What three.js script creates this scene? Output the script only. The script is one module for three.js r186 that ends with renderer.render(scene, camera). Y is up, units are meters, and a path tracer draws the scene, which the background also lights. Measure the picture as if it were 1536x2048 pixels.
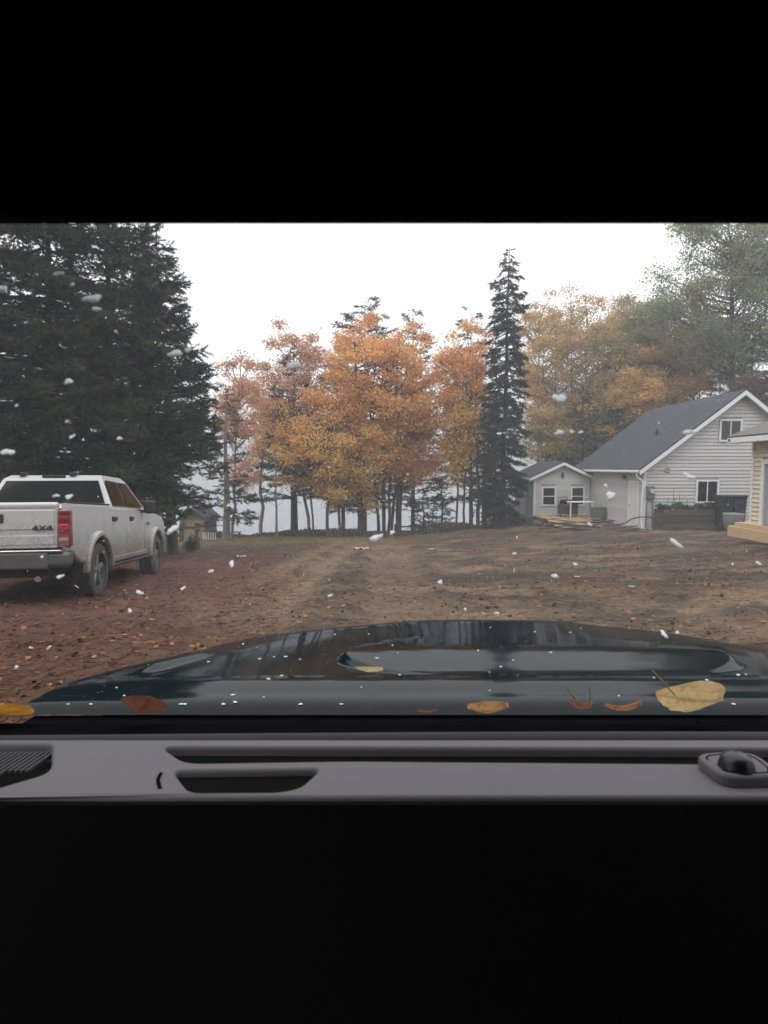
import * as THREE from 'three';
import { mergeGeometries } from 'three/addons/utils/BufferGeometryUtils.js';
import { RoundedBoxGeometry } from 'three/addons/geometries/RoundedBoxGeometry.js';
import { FontLoader } from 'three/addons/loaders/FontLoader.js';
import { TextGeometry } from 'three/addons/geometries/TextGeometry.js';

// ------------------------------------------------------------------ camera, sky, sun, exposure
const F = 1154, TH = Math.atan(89 / F), EYE = 1.25;
const scene = new THREE.Scene();
const camera = new THREE.PerspectiveCamera(2 * Math.atan(1024 / F) * 180 / Math.PI, 0.75, 0.03, 3000);
camera.position.set(0, EYE, 0);
camera.rotation.x = -TH;
camera.focus = 2.2; camera.userData.fStop = 8.5;
const SW = 256, SH = 128, skyData = new Float32Array(SW * SH * 4);
for (let j = 0; j < SH; j++) for (let i = 0; i < SW; i++) {       // flat overcast, a little brighter overhead
  const el = Math.sin((j + 0.5) / SH * Math.PI - Math.PI / 2), L = 1.08 + 0.42 * Math.max(0, el), k = (j * SW + i) * 4;
  skyData[k] = L * 0.985; skyData[k + 1] = L * 0.995; skyData[k + 2] = L * 1.02; skyData[k + 3] = 1;
}
const skyTex = new THREE.DataTexture(skyData, SW, SH, THREE.RGBAFormat, THREE.FloatType);
skyTex.mapping = THREE.EquirectangularReflectionMapping; skyTex.magFilter = THREE.LinearFilter; skyTex.minFilter = THREE.LinearFilter; skyTex.needsUpdate = true;
scene.background = skyTex; scene.environment = skyTex;
const sun = new THREE.DirectionalLight(0xfff6ec, 0.6);
sun.position.set(-28, 52, 6); sun.target.position.set(0, 0, -22); scene.add(sun, sun.target);
sun.castShadow = true; sun.shadow.radius = 45; sun.shadow.mapSize.set(2048, 2048);
Object.assign(sun.shadow.camera, { left: -45, right: 45, top: 45, bottom: -45, near: 1, far: 160 });
scene.fog = new THREE.FogExp2(0xf2f5fa, 0.004);
const renderer = new THREE.WebGLRenderer({ antialias: true });
renderer.toneMapping = THREE.LinearToneMapping; renderer.toneMappingExposure = 1.5;
renderer.shadowMap.enabled = true;

// ------------------------------------------------------------------ helpers
let seed = 7;
const rnd = () => { seed = (seed + 0x6D2B79F5) | 0; let t = Math.imul(seed ^ (seed >>> 15), 1 | seed); t = (t + Math.imul(t ^ (t >>> 7), 61 | t)) ^ t; return ((t ^ (t >>> 14)) >>> 0) / 4294967296; };
const rr = (a, b) => a + (b - a) * rnd();
const gauss = () => (rnd() + rnd() + rnd() + rnd() - 2) * 0.87;
const pick = a => a[Math.floor(rnd() * a.length)];
const clamp = (x, a, b) => Math.min(b, Math.max(a, x));
const smooth = (a, b, x) => { const t = clamp((x - a) / (b - a), 0, 1); return t * t * (3 - 2 * t); };
const lerp = (a, b, t) => a + (b - a) * t;
const hash = (x, y) => { let h = Math.imul(x, 374761393) + Math.imul(y, 668265263) | 0; h = Math.imul(h ^ (h >>> 13), 1274126177); return ((h ^ (h >>> 16)) >>> 0) / 4294967296; };
const vn = (x, y) => { const i = Math.floor(x), j = Math.floor(y), u = x - i, v = y - j, a = u * u * (3 - 2 * u), b = v * v * (3 - 2 * v); return lerp(lerp(hash(i, j), hash(i + 1, j), a), lerp(hash(i, j + 1), hash(i + 1, j + 1), a), b); };
const fbm = (x, y, n = 4) => { let s = 0, w = 0.5, t = 0; for (let k = 0; k < n; k++) { s += w * vn(x, y); t += w; w *= 0.5; x = x * 2.03 + 17.3; y = y * 2.03 + 9.1; } return s / t; };
const V = (x, y, z) => new THREE.Vector3(x, y, z);
// a place given by its picture position and its distance ahead of the eye
function W(px, py, Z) { const dx = (px - 768) / F, dy = (1024 - py) / F, f = Math.cos(TH) + dy * Math.sin(TH); return V(dx / f * Z, EYE + (dy * Math.cos(TH) - Math.sin(TH)) / f * Z, -Z); }
const mpp = Z => Z / F;
function ground(x, Z) {
  let y = -(0.083 - 0.027 * smooth(0, 10, x)) * Z;
  if (Z < 0) y = -0.04 * Z;
  const e = 34 - 2 * smooth(-3, -14, x);
  if (Z > e) y -= 0.012 * (Z - e) ** 2;
  return Math.max(y, -12);
}
function G(px, py) { for (let Z = 3; Z < 60; Z += 0.05) { const p = W(px, py, Z); if (p.y < ground(p.x, Z)) return V(p.x, ground(p.x, Z), -Z); } return W(px, py, 34); }
const taken = {};
const numbered = n => { const k = taken[n] = (taken[n] ?? -1) + 1; return k ? n + '_' + String(k).padStart(3, '0') : n; };
const shade = o => { o.castShadow = o.receiveShadow = true; return o; };
function tag(o, label, category, group, kind) { if (label) o.userData.label = label; if (category) o.userData.category = category; if (group) o.userData.group = group; if (kind) o.userData.kind = kind; return o; }
function thing(name, label, category, pos, group) { const g = new THREE.Group(); g.name = numbered(name); if (pos) g.position.copy(pos); scene.add(g); return tag(g, label, category, group); }
function mg(list) {
  const out = list.map(g => { g = g.index ? g.toNonIndexed() : g.clone(); for (const k of Object.keys(g.attributes)) if (!['position', 'normal', 'uv'].includes(k)) g.deleteAttribute(k); if (!g.attributes.normal) g.computeVertexNormals(); if (!g.attributes.uv) g.setAttribute('uv', new THREE.BufferAttribute(new Float32Array(g.attributes.position.count * 2), 2)); return g; });
  return out.length > 1 ? mergeGeometries(out) : out[0];
}
function obj(name, geo, mat, parent = scene) { const m = new THREE.Mesh(Array.isArray(geo) ? mg(geo) : geo, mat); m.name = parent === scene ? numbered(name) : name; parent.add(m); return shade(m); }
const bx = (w, h, d, x = 0, y = 0, z = 0) => new THREE.BoxGeometry(w, h, d).translate(x, y, z);
const rb = (w, h, d, x, y, z, r = 0.02, s = 2) => new RoundedBoxGeometry(w, h, d, s, Math.min(r, w / 2.01, h / 2.01, d / 2.01)).translate(x, y, z);
const cyl = (r0, r1, h, x, y, z, n = 14) => new THREE.CylinderGeometry(r0, r1, h, n).translate(x, y, z);
function bar(a, b, r, n = 8, r2 = r) { const d = b.clone().sub(a), g = new THREE.CylinderGeometry(r2, r, d.length(), n); g.applyQuaternion(new THREE.Quaternion().setFromUnitVectors(V(0, 1, 0), d.normalize())); return g.translate((a.x + b.x) / 2, (a.y + b.y) / 2, (a.z + b.z) / 2); }
const tube = (pts, r, n = 24, k = 6) => new THREE.TubeGeometry(new THREE.CatmullRomCurve3(pts), n, r, k);
function poly(pts) { const s = new THREE.Shape(); pts.forEach((p, i) => i ? s.lineTo(p[0], p[1]) : s.moveTo(p[0], p[1])); s.closePath(); return s; }
function prism(shape, depth, bevel = 0, seg = 2, cs = 10) { return new THREE.ExtrudeGeometry(shape, { depth: depth - 2 * bevel, bevelEnabled: bevel > 0, bevelThickness: bevel, bevelSize: bevel, bevelOffset: -bevel, bevelSegments: seg, curveSegments: cs }).translate(0, 0, bevel); }
function hull(v, faces) { // polygons given as vertex indices, flat shaded
  const p = []; for (const f of faces) for (let i = 1; i + 1 < f.length; i++) p.push(...v[f[0]], ...v[f[i]], ...v[f[i + 1]]);
  const g = new THREE.BufferGeometry(); g.setAttribute('position', new THREE.Float32BufferAttribute(p, 3)); g.computeVertexNormals(); return g;
}
const rgb = (r, g, b) => new THREE.Color().setRGB(r, g, b);
const std = (c, roughness = 0.8, o = {}) => new THREE.MeshStandardMaterial({ color: Array.isArray(c) ? rgb(...c) : c, roughness, ...o });
const phy = (c, roughness, o = {}) => new THREE.MeshPhysicalMaterial({ color: Array.isArray(c) ? rgb(...c) : c, roughness, ...o });
function tex(n, fn, srgb = true, m = n) { const d = new Uint8Array(n * m * 4); for (let j = 0; j < m; j++) for (let i = 0; i < n; i++) { const c = fn(i / n, j / m, i, j), k = (j * n + i) * 4; d[k] = clamp(c[0], 0, 255); d[k + 1] = clamp(c[1], 0, 255); d[k + 2] = clamp(c[2], 0, 255); d[k + 3] = 255; } const t = new THREE.DataTexture(d, n, m); t.wrapS = t.wrapT = THREE.RepeatWrapping; t.magFilter = THREE.LinearFilter; t.minFilter = THREE.LinearMipmapLinearFilter; t.generateMipmaps = true; if (srgb) t.colorSpace = THREE.SRGBColorSpace; t.needsUpdate = true; return t; }
const sr = c => 255 * (c <= 0.0031308 ? 12.92 * c : 1.055 * c ** (1 / 2.4) - 0.055);

// ------------------------------------------------------------------ ground
const tracks = [[[395, 1250], [470, 1190], [560, 1140], [640, 1100], [690, 1082]], [[500, 1262], [580, 1190], [650, 1130], [700, 1096], [735, 1078]], [[772, 1262], [768, 1190], [762, 1130], [757, 1095]], [[850, 1262], [828, 1190], [812, 1130], [800, 1095]], [[1536, 1272], [1400, 1228], [1250, 1190], [1050, 1168]], [[1536, 1205], [1420, 1185], [1330, 1178], [1220, 1172]]]
  .map(t => t.map(p => { const q = G(...p); return [q.x, -q.z]; }));
function trackDist(x, Z) { let best = [9, 0]; for (const t of tracks) for (let i = 0; i + 1 < t.length; i++) { const [ax, ay] = t[i], [bx_, by] = t[i + 1], dx = bx_ - ax, dy = by - ay, k = clamp(((x - ax) * dx + (Z - ay) * dy) / (dx * dx + dy * dy), 0, 1), d = Math.hypot(x - ax - k * dx, Z - ay - k * dy); if (d < best[0]) best = [d, i + k]; } return best[0]; }
function groundDetail(x, Z) {
  const td = Z > 4 && Z < 30 && Math.abs(x) < 16 ? trackDist(x, Z) : 9, w = td + 0.25 * (fbm(x * 2, Z * 2, 2) - 0.5);
  let h = 0.16 * (fbm(x * 0.45, Z * 0.45, 3) - 0.5) + 0.13 * (fbm(x * 1.9 + 40, Z * 1.9, 3) - 0.5) + 0.07 * (fbm(x * 6, Z * 8 + 30, 2) - 0.5);
  h *= 0.35 + 0.65 * smooth(0.15, 0.5, w);
  return h - 0.06 * smooth(0.34, 0.16, w) + 0.045 * Math.exp(-(((w - 0.48) / 0.12) ** 2));
}
{
  const xs = [], zs = [];
  for (let x = -300; x < -22; x += 12) xs.push(x); for (let x = -22; x <= 22; x += 0.11) xs.push(x); for (let x = 30; x < 300; x += 12) xs.push(x);
  for (let z = -200; z < 3; z += 8) zs.push(z); for (let z = 3; z < 14; z += 0.07) zs.push(z); for (let z = 14; z < 37; z += 0.16) zs.push(z); for (let z = 37; z <= 90; z += 1.5) zs.push(z);
  const P = [], U = [], I = [];
  for (const z of zs) for (const x of xs) { const near = z > 3 && z < 38 && Math.abs(x) < 22.2; P.push(x, ground(x, z) + (near ? groundDetail(x, z) : 0), -z); U.push((x + 24) / 48, (z - 2) / 40); }
  const n = xs.length; for (let j = 0; j + 1 < zs.length; j++) for (let i = 0; i + 1 < n; i++) { const a = j * n + i; I.push(a, a + 1, a + n, a + 1, a + n + 1, a + n); }
  const g = new THREE.BufferGeometry(); g.setAttribute('position', new THREE.Float32BufferAttribute(P, 3)); g.setAttribute('uv', new THREE.Float32BufferAttribute(U, 2)); g.setIndex(I); g.computeVertexNormals();
  const earth = [0.08, 0.045, 0.023], dark = [0.034, 0.02, 0.011], sand = [0.155, 0.1, 0.054], red = [0.075, 0.026, 0.011], grass = [0.14, 0.12, 0.04], mix = (a, b, t) => [lerp(a[0], b[0], t), lerp(a[1], b[1], t), lerp(a[2], b[2], t)];
  const map = tex(2048, (u, v) => {
    const x = u * 48 - 24, Z = v * 40 + 2, n1 = fbm(x * 0.7, Z * 0.7, 4), n2 = fbm(x * 3.1 + 5, Z * 3.1, 3), n3 = fbm(x * 13, Z * 13, 2), td = trackDist(x, Z) + 0.5 * (n2 - 0.5);
    const st = fbm(x * 0.9 + 31, Z * 3.4 + 7, 4); let c = mix(earth, dark, clamp(smooth(0.42, 0.64, n1) * 0.6 + smooth(0.48, 0.6, st) * 0.9, 0, 1)); c = mix(c, sand, smooth(0.44, 0.32, st) * 0.25);
    c = mix(c, sand, smooth(0.55, 0.72, fbm(x * 0.55 + 80, Z * 1.1 + 20, 4)) * 0.75);
    c = mix(c, sand, smooth(0.5, 0.15, td) * (0.45 + 0.6 * n2) * (x < -0.4 ? 1 : 0.55));
    const rl = smooth(-1.2, -3.6, x + 0.13 * (Z - 9) + 1.6 * (n1 - 0.5)) * smooth(22, 17, Z);
    c = mix(c, red, rl * 0.9);
    const gl = smooth(24, 29, Z + 3 * (n1 - 0.5) - 0.25 * x) * smooth(3, -2, x + 3 * (n2 - 0.5));
    c = mix(c, grass, gl * (0.35 + 0.6 * n2));
    const k = (0.62 + 0.76 * n3) * (0.75 + 0.5 * n2); return [sr(c[0] * k), sr(c[1] * k), sr(c[2] * k)];
  });
  map.wrapS = map.wrapT = THREE.MirroredRepeatWrapping;
  const bump = tex(512, (u, v) => { const a = 0.5 * fbm(u * 40, v * 40, 3) + 0.5 * vn(u * 130, v * 130); return [a * 255, a * 255, a * 255]; }, false); bump.repeat.set(14, 12);
  tag(obj('ground', g, std([1, 1, 1], 0.88, { map, bumpMap: bump, bumpScale: 0.02 })), 'muddy brown yard sloping down to the lake', null, null, 'structure');
}
{ // the lake and the far shore
  const nm = tex(512, (u, v) => { const a = fbm(u * 24, v * 60, 4); return [a * 255, a * 255, a * 255]; }, false); nm.repeat.set(60, 60);
  const g = new THREE.PlaneGeometry(1800, 1000).rotateX(-Math.PI / 2).translate(0, -7.4, -540);
  tag(obj('lake', g, phy([0.14, 0.17, 0.195], 0.18, { bumpMap: nm, bumpScale: 0.12 })), 'pale grey lake fading into mist behind the trees', null, null, 'structure');
  const P = [], I = [], n = 120; for (let j = 0; j < 8; j++) for (let i = 0; i <= n; i++) { const x = -900 + 1800 * i / n, t = j / 7; P.push(x, -8 + Math.sin(t * Math.PI / 2) * (14 + 30 * fbm(i * 0.06, 3, 3) + 5 * fbm(i * 0.7, 8, 2)), -620 - 200 * t); }
  for (let j = 0; j < 7; j++) for (let i = 0; i < n; i++) { const a = j * (n + 1) + i; I.push(a, a + 1, a + n + 1, a + 1, a + n + 2, a + n + 1); }
  const h = new THREE.BufferGeometry(); h.setAttribute('position', new THREE.Float32BufferAttribute(P, 3)); h.setIndex(I); h.computeVertexNormals();
  tag(obj('hills', h, std([0.06, 0.06, 0.045], 1)), 'wooded hills on the far shore lost in mist', null, null, 'structure');
}

// ------------------------------------------------------------------ trees
class Buf { constructor() { this.p = []; this.c = []; this.i = []; this.n = 0; }
  tube(pts, r0, r1, k = 5) { const base = this.n, m = pts.length; for (let j = 0; j < m; j++) { const a = pts[Math.max(0, j - 1)], b = pts[Math.min(m - 1, j + 1)], d = b.clone().sub(a).normalize(), u = Math.abs(d.y) > 0.9 ? V(1, 0, 0) : V(0, 1, 0), s = u.cross(d).normalize(), t = d.clone().cross(s), r = lerp(r0, r1, j / (m - 1)); for (let q = 0; q < k; q++) { const f = q / k * 2 * Math.PI, c = Math.cos(f) * r, e = Math.sin(f) * r; this.p.push(pts[j].x + s.x * c + t.x * e, pts[j].y + s.y * c + t.y * e, pts[j].z + s.z * c + t.z * e); this.n++; } } for (let j = 0; j + 1 < m; j++) for (let q = 0; q < k; q++) { const a = base + j * k + q, b = base + j * k + (q + 1) % k; this.i.push(a, b, a + k, b, b + k, a + k); } }
  leaf(x, y, z, dx, dy, dz, len, wid, col) { // a rhombus along d with a random roll
    let ax = gauss(), ay = gauss(), az = gauss(), k = ax * dx + ay * dy + az * dz; ax -= k * dx; ay -= k * dy; az -= k * dz; k = wid / (2 * Math.hypot(ax, ay, az) + 1e-6); ax *= k; ay *= k; az *= k;
    const b = this.n; this.p.push(x, y, z, x + dx * len * 0.45 + ax, y + dy * len * 0.45 + ay, z + dz * len * 0.45 + az, x + dx * len, y + dy * len, z + dz * len, x + dx * len * 0.45 - ax, y + dy * len * 0.45 - ay, z + dz * len * 0.45 - az); for (let q = 0; q < 4; q++) this.c.push(col[0], col[1], col[2]); this.i.push(b, b + 1, b + 2, b, b + 2, b + 3); this.n += 4; }
  needle(x, y, z, dx, dy, dz, len, wid, col) { let ax = gauss(), ay = gauss(), az = gauss(), k = ax * dx + ay * dy + az * dz; ax -= k * dx; ay -= k * dy; az -= k * dz; k = wid / (2 * Math.hypot(ax, ay, az) + 1e-6); ax *= k; ay *= k; az *= k;
    const b = this.n; this.p.push(x + ax, y + ay, z + az, x - ax, y - ay, z - az, x + dx * len, y + dy * len, z + dz * len); for (let q = 0; q < 3; q++) this.c.push(col[0], col[1], col[2]); this.i.push(b, b + 1, b + 2); this.n += 3; }
  geo() { const g = new THREE.BufferGeometry(); g.setAttribute('position', new THREE.Float32BufferAttribute(this.p, 3)); if (this.c.length) g.setAttribute('color', new THREE.Float32BufferAttribute(this.c, 3)); g.setIndex(this.i); g.computeVertexNormals(); return g; } }
const barkTex = tex(256, (u, v) => { const a = 0.35 + 0.9 * fbm(u * 30, v * 8, 4); return [255 * a, 250 * a, 242 * a]; });
const bark = { dark: std([0.055, 0.045, 0.038], 0.95), grey: std([0.17, 0.155, 0.14], 0.95), brown: std([0.09, 0.065, 0.05], 0.95), pale: std([0.42, 0.39, 0.35], 0.85) };
const leafMat = phy([1, 1, 1], 1, { vertexColors: true, side: THREE.DoubleSide, transmission: 0.48, thickness: 0, ior: 1.3 });
const needleMat = std([1, 1, 1], 0.9, { vertexColors: true, side: THREE.DoubleSide });
const vary = (c, k = 0.25) => { const s = 1 + k * gauss(); return [clamp(c[0] * s * (1 + 0.08 * gauss()), 0, 1), clamp(c[1] * s, 0, 1), clamp(c[2] * s, 0, 1)]; };
const wander = (a, b, n, amt) => { const out = []; for (let i = 0; i <= n; i++) { const t = i / n, p = a.clone().lerp(b, t), w = amt * Math.sin(Math.PI * Math.min(1, t * 1.1)); p.x += gauss() * w; p.z += gauss() * w; p.y += gauss() * w * 0.4; out.push(p); } out[0].copy(a); return out; };
function decid(o) {
  const s = mpp(o.Z), c = W(o.c[0], o.c[1], o.Z), RX = o.c[2] * s, RY = o.c[3] * s, RZ = RX * (o.rz ?? 0.85), bp = W(o.px, 1040, o.Z); bp.y = ground(bp.x, o.Z) - 0.12;
  const root = thing('broadleaf_tree', o.label, 'tree', bp, o.group), tb = new Buf(), bb = new Buf(), lb = new Buf(); c.sub(bp);
  const stems = (o.stems ?? [[0, 0, 0.14]]).map(([dx, lean, r]) => { const a = V(dx * s, 0, gauss() * 0.2), top = V(c.x * 0.6 + lean * s, c.y + RY * 0.62, c.z + gauss() * RZ * 0.2), pts = wander(a, top, 9, 0.16); pts[1].x = lerp(pts[0].x, pts[1].x, 0.7); tb.tube(pts, r, r * 0.22, 8); return { pts, r }; });
  const nC = o.clumps ?? 60, per = Math.round((o.n ?? 20000) / nC), cl = [];
  for (let k = 0; k < nC; k++) {
    const th = rnd() * 2 * Math.PI, cy = rr(-1, 1), q = Math.sqrt(1 - cy * cy), rad = (0.35 + 0.62 * Math.sqrt(rnd())) * (0.82 + 0.36 * vn(th * 1.4 + o.px, cy * 2.2 + 7));
    const nar = cy > 0 ? 1 : 1 + 0.1 * cy; const p = V(c.x + RX * rad * q * Math.cos(th) * nar, c.y + RY * rad * cy, c.z + RZ * rad * q * Math.sin(th));
    const st = pick(stems), u = clamp((p.y - 0.35 * Math.hypot(p.x - c.x, p.z - c.z) - RY * 0.15) / st.pts[9].y, 0.3, 0.97) * 9, i = Math.floor(u), a = st.pts[i].clone().lerp(st.pts[Math.min(9, i + 1)], u - i), mid = a.clone().lerp(p, 0.55); mid.y -= 0.06 * a.distanceTo(p); mid.x += gauss() * 0.15;
    const limb = [a, a.clone().lerp(mid, 0.5), mid, mid.clone().lerp(p, 0.5), p]; limb[1].y -= 0.03; bb.tube(limb, Math.min(0.055, st.r * 0.4), 0.012, 4);
    const cr = (o.cr ?? 0.75) * rr(0.65, 1.25), hue = pick(o.pal), lift = (cy + 1) / 2, up = o.top ? o.top : null, base = up && rnd() < smooth(0.35, 0.8, lift) ? pick(up) : hue;
    for (let b = 0; b < 4; b++) bb.tube([p, p.clone().add(V(gauss() * cr * 0.5, gauss() * cr * 0.3, gauss() * cr * 0.5)), p.clone().add(V(gauss() * cr, gauss() * cr * 0.6 + 0.1, gauss() * cr))], 0.012, 0.004, 3);
    const nn = Math.round(per * rr(0.6, 1.4));
    for (let l = 0; l < nn; l++) { const dx = gauss() * cr, dy = gauss() * cr * 0.62, dz = gauss() * cr; const d = V(gauss(), gauss() - 0.5, gauss()).normalize(), L = (o.leaf ?? 0.12) * rr(0.7, 1.3); lb.leaf(p.x + dx, p.y + dy, p.z + dz, d.x, d.y, d.z, L, L * 0.75, vary(rnd() < 0.8 ? base : pick(o.pal))); }
  }
  obj('trunk', tb.geo(), bark[o.bark ?? 'dark'], root); tag(obj('branches', bb.geo(), bark[o.bark === 'pale' ? 'grey' : o.bark ?? 'dark'], root), null, null, null, 'stuff'); tag(obj('crown', lb.geo(), leafMat, root), null, null, null, 'stuff');
  return root;
}
const profAt = (pr, t) => { for (let i = 0; i + 1 < pr.length; i++) if (t <= pr[i + 1][0]) return lerp(pr[i][1], pr[i + 1][1], (t - pr[i][0]) / (pr[i + 1][0] - pr[i][0])); return pr[pr.length - 1][1]; };
function conifer(o) { // prof: [share of the height from the top, reach of the boughs in metres]
  const bp = W(o.px, 1040, o.Z); bp.y = ground(bp.x, o.Z) - 0.12; const top = W(o.tx ?? o.px, o.top, o.Z).sub(bp), H = top.y;
  const root = thing(o.name ?? 'pine_tree', o.label, 'tree', bp, o.group), tb = new Buf(), bb = new Buf(), nb = new Buf();
  const trunk = wander(V(0, 0, 0), V(top.x, H, top.z), 12, 0.06); tb.tube(trunk, o.r ?? 0.16, 0.015, 9);
  const at = y => { const u = clamp(y / H, 0, 0.999) * 12, i = Math.floor(u); return trunk[i].clone().lerp(trunk[i + 1], u - i); };
  const nb_ = o.boughs ?? 200, lo = o.bare ?? 0.12;
  for (let k = 0; k < nb_; k++) {
    const t = clamp((k + rnd()) / nb_, 0, 1) ** 0.8 * (1 - lo), y = H * (1 - t), az = rnd() * 6.2832, L = Math.max(0.15, profAt(o.prof, t) * rr(0.62, 1.12) * (0.8 + 0.4 * vn(az * 2 + o.px, t * 9))), a = at(y), ca = Math.cos(az), sa = Math.sin(az), dr = (o.droop ?? 0.25) * rr(0.4, 1.5), ri = (o.rise ?? 0.1) + 0.22 * gauss() * (o.loose ?? 1);
    const pts = []; for (let j = 0; j <= 4; j++) { const u = j / 4; pts.push(V(a.x + ca * L * u, a.y + L * (ri * u - dr * u * u + 0.12 * (o.tip ?? 1) * u ** 4), a.z + sa * L * u)); }
    bb.tube(pts, 0.008 + 0.012 * L, 0.004, 4);
    const nt = Math.max(2, Math.round(L * (o.twigs ?? 9)));
    for (let q = 0; q < nt; q++) {
      const u = (o.inner ?? 0.12) + (1 - (o.inner ?? 0.12)) * Math.sqrt((q + rnd()) / nt), i = Math.min(3, Math.floor(u * 4)), b = pts[i].clone().lerp(pts[i + 1], u * 4 - i), side = rnd() < 0.5 ? -1 : 1, tl = (o.twig ?? 0.5) * rr(0.5, 1.1) * (1.15 - 0.6 * u), ta = az + side * rr(0.5, 1.25), hang = (o.hang ?? 0.05) + (o.puff ?? 0.5) * gauss();
      const d = V(Math.cos(ta), -hang, Math.sin(ta)).normalize(), col0 = pick(o.pal), m = o.tufts ?? 6;
      for (let w = 0; w < m; w++) { const f = (w + rnd()) / m * tl, x = b.x + d.x * f, yy = b.y + d.y * f, z = b.z + d.z * f, col = vary(col0, 0.3); for (let e = 0; e < (o.per ?? 3); e++) { const nx = d.x * 0.8 + gauss() * 0.75, ny = d.y * 0.8 + gauss() * 0.6 + 0.12, nz = d.z * 0.8 + gauss() * 0.75, h = Math.hypot(nx, ny, nz) + 1e-6; nb.needle(x, yy, z, nx / h, ny / h, nz / h, (o.nl ?? 0.15) * rr(0.7, 1.2), o.nw ?? 0.03, col); } }
    }
  }
  obj('trunk', tb.geo(), bark[o.bark ?? 'dark'], root); tag(obj('branches', bb.geo(), bark.dark, root), null, null, null, 'stuff'); tag(obj('crown', nb.geo(), needleMat, root), null, null, null, 'stuff');
  return root;
}
const GREEN = [[0.042, 0.072, 0.042], [0.032, 0.058, 0.037], [0.055, 0.082, 0.042]], BLUE = [[0.035, 0.058, 0.05], [0.028, 0.048, 0.042]], OLIVE = [[0.075, 0.095, 0.04], [0.06, 0.08, 0.035]];
const OR = [[0.8, 0.41, 0.16], [0.74, 0.41, 0.16], [0.82, 0.48, 0.18], [0.68, 0.33, 0.14]], GOLD = [[0.74, 0.49, 0.14], [0.66, 0.42, 0.12], [0.78, 0.48, 0.14]], RUST = [[0.62, 0.34, 0.2], [0.55, 0.3, 0.18], [0.65, 0.38, 0.22]], BROWN = [[0.54, 0.37, 0.15], [0.47, 0.31, 0.12], [0.58, 0.38, 0.14]], YG = [[0.28, 0.26, 0.1], [0.22, 0.23, 0.1], [0.34, 0.27, 0.1]], LG = [[0.26, 0.28, 0.15], [0.2, 0.24, 0.12], [0.31, 0.3, 0.14]];
// the dark pines over the pickup
const PB = { bare: 0.1, boughs: 270, twigs: 13, twig: 0.62, tufts: 6, per: 6, nl: 0.14, nw: 0.024, loose: 1.5, puff: 0.7, pal: GREEN, droop: 0.3, rise: 0.15, r: 0.17 };
conifer({ ...PB, px: 345, tx: 312, top: 462, Z: 18.5, prof: [[0, 0.2], [0.2, 0.85], [0.45, 1.3], [0.7, 1.65], [0.95, 1.8]], bare: 0.29, droop: 0.15, label: 'dark pine with a bare trunk foot just ahead of the white pickup' });
conifer({ ...PB, px: 215, top: 240, Z: 17, prof: [[0, 0.3], [0.2, 1.3], [0.5, 2.0], [0.9, 2.6]], boughs: 280, label: 'tall dark pine rising behind the cab of the white pickup' });
const tallPine = conifer({ ...PB, px: 95, top: 120, Z: 16.4, prof: [[0, 0.3], [0.3, 2.0], [0.6, 2.4], [0.9, 2.6]], boughs: 300, label: 'tall dark pine rising behind the tailgate of the white pickup' });
conifer({ ...PB, px: -40, top: 100, Z: 15, prof: [[0, 0.3], [0.3, 2.0], [0.6, 2.4], [0.9, 2.6]], boughs: 280, label: 'dark pine at the outer edge of the pine row beside the pickup' });
conifer({ ...PB, px: 265, top: 470, Z: 21, prof: [[0, 0.2], [0.3, 1.6], [0.9, 2.9]], boughs: 190, twigs: 9, label: 'dark pine filling the gap behind the front pines of the row' });
// the wood behind the yard: the same kind of pines, round the back of the place
[[-19, 11, 'dark pine at the wood edge left of the drive, behind the car'], [-13, 17, 'tall pine in the wood behind the car, beside the drive'], [-7, 20, 'pine straight behind the car at the top of the drive'], [0, 22, 'pine closing the view up the drive behind the car'], [7, 19, 'pine in the wood behind the car, uphill of the shed'], [13, 16, 'dark pine uphill behind the cream shed'], [19, 11, 'dark pine at the wood edge beyond the cream shed'], [-16, 23, 'pine deep in the wood behind the drive, next to a taller one'], [-10, 13, 'dark pine close behind the car on its driver side'], [-4, 27, 'far pine at the back of the wood behind the car'], [4, 14, 'dark pine close behind the car on its passenger side'], [10, 24, 'far pine uphill behind the shed'], [16, 21, 'pine deep in the wood uphill of the shed'], [24, 3, 'pine on the bank beyond the cream shed'], [-21, -4, 'dark pine on the bank beside the pickup'], [-17, -11, 'pine deep in the row behind the pickup']].forEach(([x, z, l], i) => { const c = tallPine.clone(); c.name = numbered('pine_tree'); c.position.set(x, ground(x, -z) - 0.2, z); c.rotation.y = i * 1.7; c.scale.set(1.35, 1.1, 1.35); c.userData = { label: l, category: 'tree' }; scene.add(c); });
// trees along the crest
const FC = { twigs: 8, twig: 0.6, tufts: 5, per: 3, nl: 0.22, nw: 0.045, boughs: 130, droop: 0.22, r: 0.15 };
conifer({ ...FC, px: 452, top: 770, Z: 29, prof: [[0, 0.2], [0.5, 0.9], [0.75, 1.5], [1, 1.3]], pal: BLUE, bare: 0.1, boughs: 70, r: 0.2, bark: 'grey', twigs: 6, label: 'thin pine with a grey trunk beside the white railing' });
decid({ px: 462, Z: 31, c: [480, 855, 55, 150], n: 9500, clumps: 62, cr: 0.55, leaf: 0.11, pal: RUST, bark: 'grey', label: 'slim pinkish rust tree with sparse leaves near the dark pines', stems: [[0, 10, 0.09]] });
conifer({ ...FC, px: 588, top: 690, Z: 34, prof: [[0, 0.3], [0.4, 1.6], [0.65, 3.1], [0.85, 2.7]], pal: BLUE, bare: 0.2, r: 0.24, boughs: 110, twigs: 8, droop: 0.16, label: 'pine with a thick dark trunk and wide low boughs over the water' });
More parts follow.
